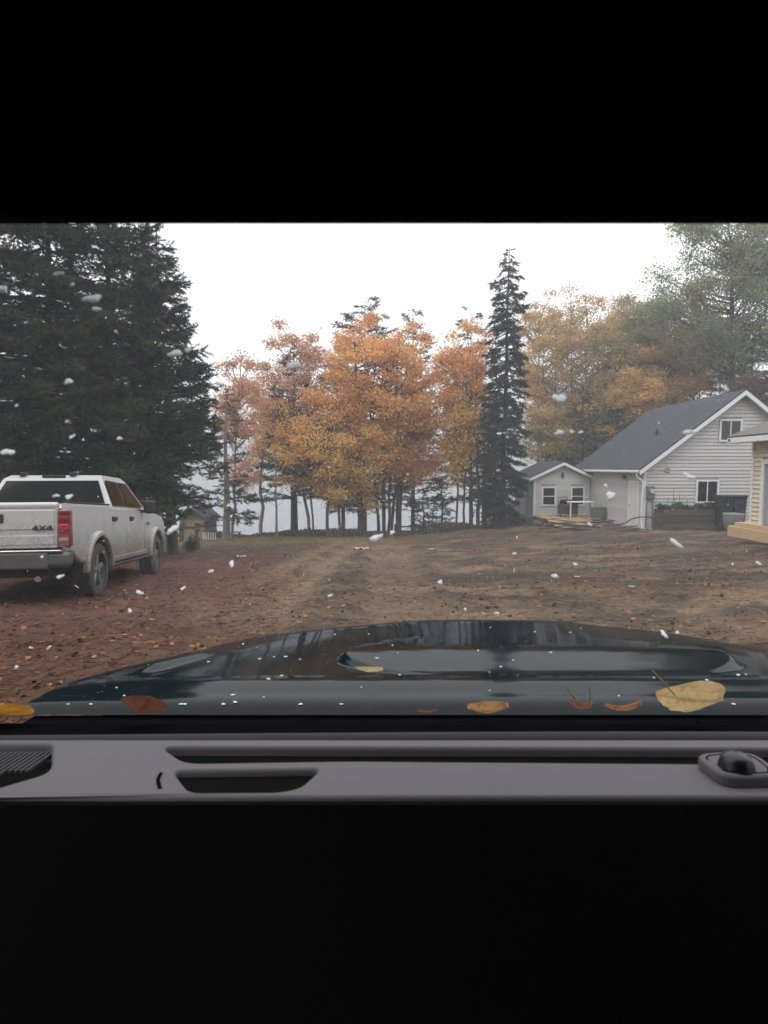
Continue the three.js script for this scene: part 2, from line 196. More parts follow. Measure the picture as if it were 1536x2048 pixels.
decid({ px: 617, Z: 35, c: [588, 800, 76, 150], n: 19000, clumps: 95, cr: 0.68, pal: RUST, top: RUST, bark: 'pale', label: 'pale trunked birch like tree with faded brown orange leaves', stems: [[0, -18, 0.11], [10, 14, 0.07]] });
decid({ px: 655, Z: 32.5, c: [650, 890, 105, 122], n: 23000, clumps: 80, pal: GOLD, top: OR, bark: 'brown', label: 'golden brown tree with low spreading crown left of the tall orange maple', stems: [[0, -8, 0.1], [26, 14, 0.09]] });
conifer({ ...FC, px: 730, top: 596, Z: 40, prof: [[0, 0.9], [0.12, 1.7], [0.5, 2.6], [1, 2.5]], pal: BLUE, rise: 0.3, boughs: 190, label: 'blue green pine top showing above the orange maple' });
conifer({ ...FC, px: 826, top: 610, Z: 40, prof: [[0, 0.3], [0.2, 1.3], [0.5, 2.2], [1, 2.4]], pal: BLUE, rise: 0.25, label: 'pointed blue green pine behind the right shoulder of the orange maple' });
conifer({ ...FC, px: 686, top: 636, Z: 39, prof: [[0, 0.5], [0.2, 1.3], [0.5, 1.7], [1, 2.0]], pal: BLUE, rise: 0.2, boughs: 90, label: 'dark pine standing behind the golden brown tree' });
decid({ px: 768, Z: 34, c: [757, 785, 126, 156], n: 40000, clumps: 190, cr: 0.66, leaf: 0.125, pal: [...GOLD, ...OR], top: OR, bark: 'dark', label: 'broad orange maple with a fan of slender stems', stems: [[-46, -50, 0.24], [-10, -28, 0.1], [0, 5, 0.12], [8, 34, 0.1], [14, 55, 0.1], [30, 30, 0.17]] });
decid({ px: 722, Z: 33.4, c: [715, 920, 85, 98], n: 14000, clumps: 50, pal: GOLD, bark: 'dark', label: 'dark trunked tree with golden lower leaves in front of the orange maple', stems: [[0, 4, 0.2]] });
decid({ px: 797, Z: 34.4, c: [810, 895, 70, 105], n: 14000, clumps: 50, pal: OR, bark: 'dark', label: 'slender orange leaved tree at the right foot of the broad maple', stems: [[0, 4, 0.15]] });
conifer({ ...FC, px: 942, top: 618, Z: 40, prof: [[0, 0.4], [0.2, 1.5], [0.5, 2.0], [1, 2.2]], pal: BLUE, rise: 0.25, label: 'soft green pine top between the orange tree and the tall spruce' });
decid({ px: 925, Z: 33, c: [930, 810, 66, 172], n: 24000, clumps: 115, cr: 0.68, pal: GOLD, top: OR, bark: 'brown', label: 'tall orange gold tree crowding the left side of the spruce', stems: [[-12, -20, 0.07], [4, -4, 0.07], [17, 12, 0.1], [31, 20, 0.12]] });
conifer({ name: 'spruce_tree', px: 1002, tx: 1019, top: 496, Z: 31, prof: [[0, 0.1], [0.08, 0.45], [0.18, 0.95], [0.28, 0.8], [0.55, 1.2], [0.75, 1.3], [0.88, 1.0], [1, 0.7]], pal: [[0.022, 0.036, 0.034], [0.028, 0.044, 0.038]], boughs: 380, twigs: 13, twig: 0.5, tufts: 6, per: 3, nl: 0.17, nw: 0.042, loose: 1.6, puff: 0.45, droop: 0.5, rise: 0.12, hang: 0.45, bare: 0.04, r: 0.2, tip: 1.6, label: 'tall narrow dark spruce standing beside the small gabled wing' });
conifer({ name: 'spruce_tree', px: 968, top: 800, Z: 32, prof: [[0, 0.2], [0.5, 0.7], [1, 0.75]], pal: GREEN, boughs: 100, twigs: 9, twig: 0.4, tufts: 5, per: 3, nl: 0.18, nw: 0.045, droop: 0.6, hang: 0.5, bare: 0.22, r: 0.14, label: 'short drooping dark spruce tucked against the tall spruce' });
conifer({ name: 'spruce_tree', px: 988, top: 960, Z: 32, prof: [[0, 0.1], [1, 0.7]], pal: GREEN, boughs: 80, twigs: 9, twig: 0.35, tufts: 5, per: 3, nl: 0.16, nw: 0.045, droop: 0.3, bare: 0.02, r: 0.07, label: 'bushy young spruce at the corner of the small wing' });
conifer({ name: 'spruce_tree', px: 846, top: 975, Z: 36, prof: [[0, 0.1], [1, 1.15]], pal: BLUE, boughs: 70, twigs: 7, twig: 0.35, tufts: 4, per: 3, nl: 0.18, nw: 0.045, droop: 0.2, bare: 0.02, r: 0.06, label: 'squat young conifer behind the brush pile on the crest' });
conifer({ name: 'spruce_tree', px: 884, top: 952, Z: 36.5, prof: [[0, 0.1], [0.5, 0.8], [1, 1.1]], pal: BLUE, boughs: 70, twigs: 5, twig: 0.35, tufts: 4, per: 3, nl: 0.18, nw: 0.04, droop: 0.2, bare: 0.12, r: 0.07, label: 'thin see through young conifer behind the brush pile' });
// behind the house
decid({ px: 1105, Z: 42, c: [1110, 760, 70, 155], n: 20000, clumps: 100, cr: 0.85, pal: BROWN, top: BROWN, bark: 'grey', label: 'sparse golden brown tree right beside the tall spruce', stems: [[-25, -25, 0.09], [0, 0, 0.1], [18, 25, 0.08]] });
decid({ px: 1165, Z: 44, c: [1165, 735, 78, 150], n: 30000, clumps: 120, cr: 0.9, pal: [...BROWN, ...YG], top: BROWN, bark: 'grey', label: 'tall tan brown tree rising over the small wing', stems: [[-22, -30, 0.1], [0, 6, 0.12], [25, 30, 0.09]] });
decid({ px: 1232, Z: 41, c: [1225, 775, 68, 125], n: 24000, clumps: 90, pal: [...YG, ...BROWN], bark: 'dark', label: 'olive and brown tree over the far end of the house roof', stems: [[0, -10, 0.1], [12, 15, 0.08]] });
conifer({ ...FC, px: 1165, top: 770, Z: 38, prof: [[0, 0.3], [0.4, 1.3], [1, 2.3]], pal: GREEN, bare: 0.05, label: 'dark conifer standing behind the valley between wing and house' });
conifer({ ...FC, px: 1225, top: 800, Z: 39, prof: [[0, 0.3], [0.4, 1.3], [1, 2.2]], pal: GREEN, bare: 0.05, label: 'dark conifer close behind the far gable of the house' });
decid({ px: 1300, Z: 42, c: [1300, 700, 62, 105], n: 24000, clumps: 95, cr: 0.9, pal: [...YG, ...LG], bark: 'grey', label: 'dull green tree behind the middle of the house roof', stems: [[0, -8, 0.12], [10, 18, 0.09]] });
decid({ px: 1335, Z: 40, c: [1325, 755, 70, 85], n: 20000, clumps: 80, pal: BROWN, bark: 'dark', label: 'low brown tree just above the house ridge', stems: [[0, -10, 0.1], [10, 18, 0.09]] });
decid({ px: 1405, Z: 43, c: [1402, 690, 58, 80], n: 13000, clumps: 60, pal: [...OR, ...BROWN], bark: 'dark', label: 'orange tree glowing behind the big green tree by the house', stems: [[0, -10, 0.1], [10, 18, 0.09]] });
decid({ px: 1466, Z: 37, c: [1440, 585, 130, 165], n: 34000, clumps: 115, cr: 1.0, leaf: 0.13, pal: LG, top: LG, bark: 'dark', label: 'big pale green tree with a thick dark trunk over the house gable', stems: [[0, -10, 0.3]] });
decid({ px: 1560, Z: 36, c: [1550, 540, 100, 170], n: 24000, clumps: 90, cr: 1.0, leaf: 0.13, pal: LG, bark: 'dark', label: 'grey green tree standing beyond the gable peak', stems: [[-20, -5, 0.24]] });
conifer({ ...FC, px: 1505, top: 640, Z: 36, prof: [[0, 0.4], [0.4, 1.8], [1, 2.6]], pal: GREEN, label: 'dark conifer behind the right slope of the house gable' });
conifer({ ...FC, px: 1440, top: 730, Z: 38, prof: [[0, 0.4], [0.4, 1.3], [1, 2.0]], pal: GREEN, label: 'low dark conifer directly behind the gable peak' });
decid({ px: 1512, Z: 34.5, c: [1510, 785, 38, 40], n: 6000, clumps: 30, pal: [[0.15, 0.055, 0.035], [0.12, 0.05, 0.03]], bark: 'dark', label: 'dark red shrubby tree peeping over the gable slope' });
decid({ px: 1075, Z: 45, c: [1075, 700, 48, 120], n: 12000, clumps: 60, pal: BROWN, bark: 'grey', label: 'pale golden tree squeezed between the spruce and the tan brown tree' });
decid({ px: 1110, Z: 39, c: [1105, 880, 62, 62], n: 12000, clumps: 50, pal: [...BROWN, ...YG], bark: 'dark', label: 'low bushy brown tree just behind the small wing roof', stems: [[-10, -15, 0.06], [8, 12, 0.06]] });
decid({ px: 1195, Z: 40, c: [1195, 860, 60, 70], n: 12000, clumps: 50, pal: [...YG, ...GOLD], bark: 'dark', label: 'low yellow green tree in the corner between wing and house roof', stems: [[-8, -12, 0.06], [8, 12, 0.06]] });
decid({ px: 1265, Z: 46, c: [1262, 690, 62, 110], n: 17000, clumps: 75, cr: 0.85, pal: [...YG, ...BROWN], bark: 'grey', label: 'tall faded yellow tree at the back of the wood behind the house', stems: [[-10, -12, 0.1], [10, 12, 0.09]] });
decid({ px: 1275, Z: 39, c: [1272, 800, 55, 60], n: 12000, clumps: 50, pal: [...GOLD, ...BROWN], bark: 'dark', label: 'golden bushy tree leaning over the slope of the house roof' });
decid({ px: 1380, Z: 41, c: [1380, 735, 60, 70], n: 12000, clumps: 55, pal: [...GOLD, ...OR], bark: 'dark', label: 'golden orange tree close behind the house ridge' });
decid({ px: 1490, Z: 42, c: [1480, 700, 62, 85], n: 12000, clumps: 55, pal: [...YG, ...LG], bark: 'dark', label: 'yellowish green tree filling in beneath the big pale green one' });
decid({ px: 520, Z: 38, c: [540, 850, 60, 100], n: 9000, clumps: 55, pal: [...RUST, ...GOLD], bark: 'grey', label: 'thin faded orange tree set back behind the wide low pine' });
// bare trunks along the crest
function bareTrunk(px, top, Z, r, m, label) { const b = W(px, 1040, Z); b.y = ground(b.x, Z) - 0.1; const t = W(px + gauss() * 4, top, Z).sub(b), root = thing('bare_tree', label, 'tree', b), tb = new Buf(), bb = new Buf(), pts = wander(V(0, 0, 0), t, 8, 0.07); tb.tube(pts, r, r * 0.4, 8); for (let k = 0; k < 12; k++) { const p = pts[3 + k % 6], a = rnd() * 6.28, L = rr(0.4, 1.1); bb.tube([p, p.clone().add(V(Math.cos(a) * L * 0.5, L * 0.25, Math.sin(a) * L * 0.5)), p.clone().add(V(Math.cos(a) * L, L * 0.7, Math.sin(a) * L))], 0.014, 0.004, 4); } obj('trunk', tb.geo(), bark[m], root); tag(obj('branches', bb.geo(), bark[m], root), null, null, null, 'stuff'); }
bareTrunk(553, 900, 31, 0.07, 'grey', 'thin crooked bare trunk standing alone before the open water');
bareTrunk(686, 880, 33, 0.06, 'dark', 'slender dark bare trunk beside the golden brown tree');
bareTrunk(322, 960, 20, 0.06, 'pale', 'pale thin bare trunk just off the nose of the pickup');
bareTrunk(334, 950, 21, 0.05, 'grey', 'grey thin bare trunk against the dark pine foot');

// ------------------------------------------------------------------ houses
const white = std([0.74, 0.74, 0.75], 0.55), paneMat = phy([0.012, 0.014, 0.017], 0.06, { clearcoat: 0.3 });
function boardMats(c, n = 4) { return Array.from({ length: n }, (_, i) => std(c.map(v => v * (0.94 + 0.04 * i)), 0.62)); }
function siding(wall, mats, O, U, N, lo, hi, y0, y1, course, holes = []) { // lo / hi: ends along U as functions of the height
  for (let y = y0, q = 0; y < y1 - 0.01; y += course, q++) {
    const t = Math.min(y + course, y1); let spans = [[lo(y), hi(y), lo(t), hi(t)]];
    for (const [h0, h1, b, c] of holes) if (t > b + 0.001 && y < c - 0.001) spans = spans.flatMap(([a, d, e, f]) => h1 <= a || h0 >= d ? [[a, d, e, f]] : [[a, h0, e, h0], [h1, d, h1, f]].filter(s => s[1] - s[0] > 0.01));
    for (const [a, b, c, d] of spans) {
      if (b - a < 0.02) continue;
      const P = (u, h, n) => [O.x + U.x * u + N.x * n, O.y + h, O.z + U.z * u + N.z * n], dd = Math.max(c + 0.001, d), v = [P(a, y, 0), P(b, y, 0), P(dd, t, 0), P(c, t, 0), P(a, y, 0.04), P(b, y, 0.04), P(dd, t, 0.006), P(c, t, 0.006)];
      obj('siding_board', hull(v, [[4, 5, 6, 7], [0, 1, 5, 4], [3, 7, 6, 2], [0, 4, 7, 3], [1, 2, 6, 5]]), mats[(q * 3 + Math.floor(a)) & 3], wall);
    }
  }
}
const onFace = (O, U, N) => (u, h, n) => V(O.x + U.x * u + N.x * n, O.y + h, O.z + U.z * u + N.z * n);
function faceBox(O, U, N, u0, u1, h0, h1, n0, n1) { const f = onFace(O, U, N), v = [f(u0, h0, n0), f(u1, h0, n0), f(u1, h1, n0), f(u0, h1, n0), f(u0, h0, n1), f(u1, h0, n1), f(u1, h1, n1), f(u0, h1, n1)].map(p => p.toArray()); return hull(v, [[4, 5, 6, 7], [1, 0, 3, 2], [0, 4, 7, 3], [5, 1, 2, 6], [7, 6, 2, 3], [0, 1, 5, 4]]); }
function windowOn(house, O, U, N, u0, u1, h0, h1, hung) {
  const t = 0.075, B = (a, b, c, d, n0 = 0.002, n1 = 0.055) => faceBox(O, U, N, a, b, c, d, n0, n1), w = obj('window', [B(u0 - t, u1 + t, h1, h1 + t), B(u0 - t, u1 + t, h0 - t, h0), B(u0 - t, u0, h0, h1), B(u1, u1 + t, h0, h1)], white, house), m = (u0 + u1) / 2, k = (h0 + h1) / 2;
  obj('sash', hung ? B(u0, u1, k - 0.022, k + 0.022, 0.002, 0.04) : B(m - 0.02, m + 0.02, h0, h1, 0.002, 0.04), white, w);
  for (const s of [0, 1]) obj('pane', hung ? B(u0, u1, s ? k + 0.022 : h0, s ? h1 : k - 0.022, -0.01, 0.012) : B(s ? m + 0.02 : u0, s ? u1 : m - 0.02, h0, h1, -0.01, 0.012), paneMat, w);
  return [u0 - t, u1 + t, h0 - t, h1 + t];
}
const shingle = tex(512, (u, v) => { const row = Math.floor(v * 32), k = 0.7 + 0.45 * hash(Math.floor(u * 32 + (row & 1) * 0.5), row) * 0.6 + 0.35 * (vn(u * 256, v * 256) - 0.4); return [74 * k, 76 * k, 86 * k]; });
const shingleBump = tex(512, (u, v) => { const f = (v * 32) % 1, a = 255 * (1 - 0.7 * f) * (0.8 + 0.2 * vn(u * 200, v * 200)); return [a, a, a]; }, false);
for (const t of [shingle, shingleBump]) t.repeat.set(0.25, 0.25);
const roofMat = std([1, 1, 1], 0.92, { map: shingle, bumpMap: shingleBump, bumpScale: 0.012 });
function roofSlab(a, b, c, d, th = 0.06) { // a-b eave, d-c ridge; uv in metres
  const n = b.clone().sub(a).cross(d.clone().sub(a)).normalize(); if (n.y < 0) n.negate(); const q = [a, b, c, d], v = [...q, ...q.map(p => p.clone().addScaledVector(n, th))].map(p => p.toArray()), g = hull(v, [[4, 5, 6, 7], [3, 2, 1, 0], [0, 1, 5, 4], [1, 2, 6, 5], [2, 3, 7, 6], [3, 0, 4, 7]]), U = b.clone().sub(a).normalize(), S = d.clone().sub(a); S.addScaledVector(U, -S.dot(U)).normalize(); const P = g.attributes.position, uv = []; for (let i = 0; i < P.count; i++) { const p = V().fromBufferAttribute(P, i).sub(a); uv.push(p.dot(U), p.dot(S)); } g.setAttribute('uv', new THREE.Float32BufferAttribute(uv, 2)); return g;
}
function beam(a, b, h, w, N) { const up = V(0, h / 2, 0), n = N.clone().multiplyScalar(w), v = [a.clone().sub(up), b.clone().sub(up), b.clone().add(up), a.clone().add(up)], all = [...v, ...v.map(p => p.clone().add(n))].map(p => p.toArray()); return hull(all, [[4, 5, 6, 7], [3, 2, 1, 0], [0, 1, 5, 4], [1, 2, 6, 5], [2, 3, 7, 6], [3, 0, 4, 7]]); }
const XR = V(1, 0, 0), ZF = V(0, 0, 1), XL = V(-1, 0, 0), ZB = V(0, 0, -1);
const grey = boardMats([0.5, 0.475, 0.475]);
let houseBase;
{ // main house: gable towards the yard
  const x0 = 11.25, x1 = 19.35, z0 = -25, z1 = -33.2, eave = EYE + 0.02, base = EYE - 2.72, ridge = EYE + 3.16, xm = (x0 + x1) / 2; houseBase = base;
  const h = thing('house', 'two storey grey sided house with dark shingle gable roof and white rake boards', 'house', V(x0, base, z0)); const P = V(x0, base, z0), L = v => v.clone().sub(P);
  const H = eave - base, R = ridge - base, O = V(0, 0, 0), slope = (R - H) / (xm - x0), wide = x1 - x0, deep = z0 - z1;
  const fx = px => W(px, 900, 25).x - x0, fy = py => W(1400, py, 25).y - base;
  const wl = [fx(1398), fx(1437), fy(1003), fy(963)], wu = [fx(1440), fx(1478), fy(880), fy(842)];
  const core = obj('wall', prism(poly([[0.03, -0.5], [wide - 0.03, -0.5], [wide - 0.03, H], [wide / 2, R - 0.05], [0.03, H]]), deep - 0.06).translate(0, 0, -deep + 0.03), std([0.36, 0.34, 0.335], 0.8), h);
  const holes = [windowOn(h, O, XR, ZF, ...wl), windowOn(h, O, XR, ZF, ...wu)];
  const lo = y => Math.max(0.1, (y - H) / slope + 0.02), hi = y => wide - lo(y);
  siding(core, grey, V(0, 0, -0.03), XR, ZF, lo, hi, 0.02, R - 0.3, 0.152, holes);
  // side wall with its door; runs away from the yard
  const so = V(0.03, 0, -deep), dz = z => z - z1; const d0 = deep - 1.45, d1 = deep - 0.55;
  siding(core, grey, so, ZF, XL, () => 0.05, () => deep - 0.1, 0.02, H - 0.04, 0.152, [[d0 - 0.08, d1 + 0.08, 0, 2.13]]);
  const door = obj('door', faceBox(so, ZF, XL, d0, d1, 0.03, 2.05, 0, 0.03), std([0.62, 0.62, 0.6], 0.5), h);
  obj('door_frame', [faceBox(so, ZF, XL, d0 - 0.08, d0, 0, 2.13, 0, 0.05), faceBox(so, ZF, XL, d1, d1 + 0.08, 0, 2.13, 0, 0.05), faceBox(so, ZF, XL, d0, d1, 2.05, 2.13, 0, 0.05)], white, door); obj('door_knob', new THREE.SphereGeometry(0.035, 10, 8).translate(-0.03, 1.0, d0 - deep + 0.08), std([0.3, 0.28, 0.25], 0.3, { metalness: 1 }), door);
  obj('corner_trim', [bx(0.1, H, 0.012, 0.05, H / 2, 0.012), bx(0.012, H, 0.1, -0.005, H / 2, -0.05)], white, h);
  const ov = 0.32, ey = H - ov * slope, oz = 0.32;
  for (const [s, xo] of [[1, 0], [-1, wide]]) { const ex = xo - s * ov, m = wide / 2; obj('roof', roofSlab(V(ex, ey + 0.1, oz), V(ex, ey + 0.1, -deep - oz), V(m, R + 0.1, -deep - oz), V(m, R + 0.1, oz)), roofMat, h); obj('rake_board', beam(V(ex, ey + 0.0, oz - 0.03), V(m, R + 0.0, oz - 0.03), 0.2, 0.035, ZF), white, h); obj('soffit', hull([[ex, ey, oz - 0.03], [m, R, oz - 0.03], [m, R, -0.03], [ex, ey, -0.03]], [[0, 1, 2, 3]]), white, h); }
  obj('gutter', rb(0.12, 0.11, deep + 2 * oz - 0.1, -ov - 0.05, ey + 0.06, -deep / 2, 0.03), white, h); obj('eave_soffit', bx(ov, 0.02, deep + 0.5, -ov / 2, ey - 0.02, -deep / 2), white, h);
  obj('downpipe', [tube([V(-0.34, ey, 0.05), V(-0.34, ey - 0.15, 0.05), V(-0.06, ey - 0.42, 0.05), V(-0.06, ey - 0.7, 0.05), V(-0.06, 0.3, 0.05), V(-0.04, 0.08, 0.12)], 0.042, 30, 8)], white, h);
  obj('roof_vent', cyl(0.06, 0.07, 0.42, 1.75, H + 1.75 * slope + 0.25, -2.7), std([0.03, 0.03, 0.035], 0.7), h);
  obj('wall_vent', new THREE.TorusGeometry(0.09, 0.03, 8, 18).translate(fx(1336), fy(940), 0.02), std([0.33, 0.31, 0.3], 0.7), h);
  const mb = obj('meter_box', rb(0.34, 0.56, 0.16, fx(1302), fy(985), 0.07, 0.02), std([0.16, 0.17, 0.18], 0.5, { metalness: 0.4 }), h); obj('meter', cyl(0.1, 0.1, 0.1, 0, 0, 0, 20).rotateX(Math.PI / 2).translate(fx(1304), fy(982), 0.18), phy([0.5, 0.5, 0.5], 0.1), mb); obj('conduit', [cyl(0.03, 0.03, 1.25, fx(1296), fy(1025), 0.06), cyl(0.03, 0.03, 1.25, fx(1308), fy(1025), 0.06)], std([0.2, 0.2, 0.2], 0.5), mb);
  obj('wall_lamp', [rb(0.14, 0.2, 0.14, -0.1, 2.28, -1.85, 0.03)], std([0.06, 0.05, 0.045], 0.5), h);
}
{ // low wing
  const x0 = 8.15, x1 = 11.22, z0 = -31.4, z1 = -36, base = EYE - 2.75, eave = EYE - 0.52, peak = EYE + 0.2; const h = thing('house_wing', 'low grey sided wing with a small gable and two white framed windows', 'house', V(x0, base, z0));
  const wide = x1 - x0, deep = z0 - z1, H = eave - base, R = peak - base, slope = (R - H) / (wide / 2), O = V(0, 0, 0), fx = px => W(px, 990, 31.4).x - x0, fy = py => W(1100, py, 31.4).y - base;
  const core = obj('wall', prism(poly([[0.03, -0.6], [wide, -0.6], [wide, H], [wide / 2, R - 0.04], [0.03, H]]), deep - 0.03).translate(0, 0, -deep), std([0.34, 0.32, 0.315], 0.8), h);
  const holes = [windowOn(h, O, XR, ZF, fx(1086), fx(1109), fy(1009), fy(976), true), windowOn(h, O, XR, ZF, fx(1144), fx(1166), fy(1009), fy(976), true)];
  const lo = y => Math.max(0.1, (y - H) / slope + 0.02); siding(core, grey, V(0, 0, -0.03), XR, ZF, lo, y => Math.min(wide - 0.01, wide - lo(y) + 0.09), 0.02, R - 0.12, 0.152, holes);
  const so = V(0.03, 0, -deep); siding(core, grey, so, ZF, XL, () => 0.05, () => deep - 0.1, 0.02, H - 0.04, 0.152, [[1.6, 2.55, 0, 2.03], [3.1, 3.75, 0, 2.03]]);
  for (const [a, b, m] of [[1.68, 2.47, std([0.6, 0.6, 0.6], 0.5)], [3.18, 3.67, std([0.1, 0.11, 0.12], 0.4)]]) { const d = obj('door', faceBox(so, ZF, XL, a, b, 0.03, 1.97, 0, 0.03), m, h); obj('door_frame', [faceBox(so, ZF, XL, a - 0.07, a, 0, 2.03, 0, 0.05), faceBox(so, ZF, XL, b, b + 0.07, 0, 2.03, 0, 0.05), faceBox(so, ZF, XL, a, b, 1.97, 2.03, 0, 0.05)], white, d); if (b < 3) for (const q of [0.12, 0.46]) obj('pane', faceBox(so, ZF, XL, a + q, a + q + 0.2, 1.0, 1.6, 0.031, 0.036), paneMat, d); }
  obj('corner_trim', [bx(0.1, H, 0.012, 0.05, H / 2, 0.012), bx(0.012, H, 0.1, -0.005, H / 2, -0.05)], white, h);
  const ov = 0.3, ey = H - ov * slope, oz = 0.3;
  for (const s of [1, -1]) { const ex = s > 0 ? -ov : wide, e2 = s > 0 ? ey : H, m = wide / 2; obj('roof', roofSlab(V(ex, e2 + 0.07, oz), V(ex, e2 + 0.07, -deep - oz), V(m, R + 0.07, -deep - oz), V(m, R + 0.07, oz)), roofMat, h); obj('rake_board', beam(V(ex, e2, oz - 0.03), V(m, R, oz - 0.03), 0.15, 0.035, ZF), white, h); }
  obj('gutter', rb(0.1, 0.1, deep + 0.5, -ov - 0.04, ey + 0.04, -deep / 2, 0.03), white, h); obj('gable_lantern', [rb(0.12, 0.3, 0.1, wide / 2, R - 0.6, 0.06, 0.03)], std([0.08, 0.065, 0.055], 0.6), h);
}
{ // cream shed: its long wall runs away from the yard's edge towards the house
  const Zf = 16.3, c0 = W(1503, 960, Zf), x0 = c0.x, skirt = W(1500, 1047, Zf).y, y0 = W(1500, 1072, Zf).y, base = skirt - y0, deep = 4.6, wide = 3.6, h = thing('shed', 'cream sided shed with grey roof, white fascia and glass door on timber skids', 'shed', V(x0, y0, -Zf));
  const eave = W(1503, 884, Zf).y - y0, cream = boardMats([0.62, 0.55, 0.40]), Zof = px => x0 * F / (px - 768) * 0.998, so = V(0.03, base, 0), hh = eave - base, dt = W(1525, 928, 15.9).y - skirt;
  const core = obj('wall', bx(wide - 0.03, hh, deep, wide / 2 + 0.03, base + hh / 2, deep / 2), std([0.5, 0.45, 0.34], 0.8), h), d0 = Zf - Zof(1527), d1 = d0 + 1.5;
  siding(core, cream, so, ZF, XL, () => 0.07, () => deep, 0, hh, 0.125, [[d0 - 0.13, d1 + 0.13, -0.1, dt + 0.13]]);
  obj('corner_trim', bx(0.05, hh, 0.08, 0.01, base + hh / 2, 0.03), white, h);
  const fr = obj('door', [faceBox(so, ZF, XL, d0 - 0.12, d0, 0, dt + 0.12, 0, 0.07), faceBox(so, ZF, XL, d1, d1 + 0.12, 0, dt + 0.12, 0, 0.07), faceBox(so, ZF, XL, d0, d1, dt, dt + 0.12, 0, 0.07)], white, h); obj('pane', faceBox(so, ZF, XL, d0, d1, 0.02, dt, 0, 0.02), phy([0.3, 0.32, 0.31], 0.12), fr);
  const ov = 0.45, rise = 1.0, sr2 = std([0.14, 0.125, 0.12], 0.95, { bumpMap: shingleBump, bumpScale: 0.01 }), m = wide / 2;
  for (const s of [0, 1]) { const ex = s ? wide + ov : -ov; obj('roof', roofSlab(V(ex, eave + 0.12, -ov), V(ex, eave + 0.12, deep + ov), V(m, eave + rise, deep + ov), V(m, eave + rise, -ov)), sr2, h); }
  obj('gable', prism(poly([[0, eave], [wide, eave], [m, eave + rise - 0.1]]), 0.04), cream[1], h);
  obj('fascia', [bx(0.03, 0.14, deep + 2 * ov, -ov, eave + 0.06, deep / 2)], white, h); obj('rake_board', [beam(V(-ov, eave + 0.06, -ov), V(m, eave + rise - 0.06, -ov), 0.14, 0.03, ZF), beam(V(wide + ov, eave + 0.06, -ov), V(m, eave + rise - 0.06, -ov), 0.14, 0.03, ZF)], white, h); obj('soffit', bx(ov, 0.02, deep + 2 * ov - 0.05, -ov / 2, eave + 0.0, deep / 2), white, h); obj('roof_hook', new THREE.TorusGeometry(0.035, 0.012, 6, 12).rotateY(Math.PI / 2).translate(-ov - 0.02, eave + 0.06, -ov + 0.1), bark.dark, h);
  const tim = std([0.5, 0.36, 0.2], 0.8); obj('skid_beam', rb(0.34, 0.12, deep + 0.5, 0.02, base - 0.06, deep / 2 - 0.2, 0.01), tim, h); obj('skid_beam', rb(0.5, base - 0.06, deep + 0.7, 0.02, (base - 0.12) / 2 - 0.03, deep / 2 - 0.3, 0.01), tim, h);
}
// deck, ramp, and the clutter by the houses
const plankM = [[0.36, 0.235, 0.12], [0.3, 0.2, 0.11], [0.42, 0.28, 0.15], [0.25, 0.18, 0.12]].map(c => std(c, 0.8)), oldWood = [[0.075, 0.06, 0.05], [0.1, 0.08, 0.065], [0.06, 0.05, 0.042]].map(c => std(c, 0.9));
{
  const p = W(1066, 1040, 30.9), h = thing('wooden_deck', 'tan plank deck and ramp sloping down before the grey wing', 'deck', V(p.x, ground(p.x, 29), -30.9)); const top = houseBase + 0.16 - h.position.y, len = 4.6;
  for (let k = 0; k < 20; k++) obj('plank', rb(0.13, 0.035, 2.1 + 0.06 * gauss(), 0.1 + k * 0.142, top + 0.01 * gauss(), 1.05, 0.006, 1), pick(plankM), h);
  for (let k = 0; k < 15; k++) { const g = rb(0.135, 0.035, len + 0.1 * gauss(), 0, 0, len / 2, 0.006, 1).rotateX(0.1); obj('plank', g.translate(0.15 + k * 0.145, top - 0.02 + 0.008 * gauss(), 2.1), pick(plankM), h); }
  obj('rim_joist', [bx(0.04, 0.18, 2.1, 0.0, top - 0.12, 1.05), bx(2.9, 0.18, 0.04, 1.45, top - 0.12, 2.08)], oldWood[1], h); for (const x of [0.05, 1.4, 2.8]) obj('post', bx(0.09, top + 0.3, 0.09, x, top / 2 - 0.25, 1.9), oldWood[0], h);
}
const item = (name, label, cat, px, py, Z, up = 0) => { const p = W(px, py, Z); return thing(name, label, cat, V(p.x, p.y + up, -Z)); };
const deckY = houseBase + 0.18;
{ const p = W(1160, 1010, 29.6), t = thing('side_table', 'white topped side table standing on the deck', 'table', V(p.x, deckY, -29.6)); obj('table_top', rb(1.25, 0.05, 0.55, 0, 0.78, 0, 0.01), white, t); for (const [x, z] of [[-0.55, 0.22], [0.55, 0.22], [-0.55, -0.22], [0.55, -0.22]]) obj('leg', bx(0.05, 0.76, 0.05, x, 0.38, z), white, t); }
{ const p = W(1135, 1030, 29.9), t = thing('barbecue', 'dark covered barbecue cart on the deck beside the white table', 'barbecue', V(p.x, deckY, -29.9)); obj('cart', rb(0.95, 0.5, 0.45, 0, 0.38, 0, 0.03), std([0.03, 0.03, 0.033], 0.6), t); obj('hood', new THREE.CylinderGeometry(0.24, 0.24, 0.75, 16, 1, false, 0, Math.PI).rotateZ(Math.PI / 2).rotateX(-Math.PI / 2).translate(0, 0.64, 0), std([0.035, 0.035, 0.04], 0.4), t); for (const x of [-0.4, 0.4]) obj('leg', bx(0.05, 0.3, 0.05, x, 0.14, 0.15), oldWood[0], t); }
{ const p = W(1196, 1022, 29.2), t = thing('storage_box', 'grey storage box beside the white table', 'box', V(p.x, deckY, -29.2)); obj('body', rb(0.55, 0.5, 0.5, 0, 0.25, 0, 0.03), std([0.14, 0.14, 0.13], 0.7), t); obj('lid', rb(0.59, 0.06, 0.54, 0, 0.53, 0, 0.02), std([0.19, 0.19, 0.18], 0.7), t); }
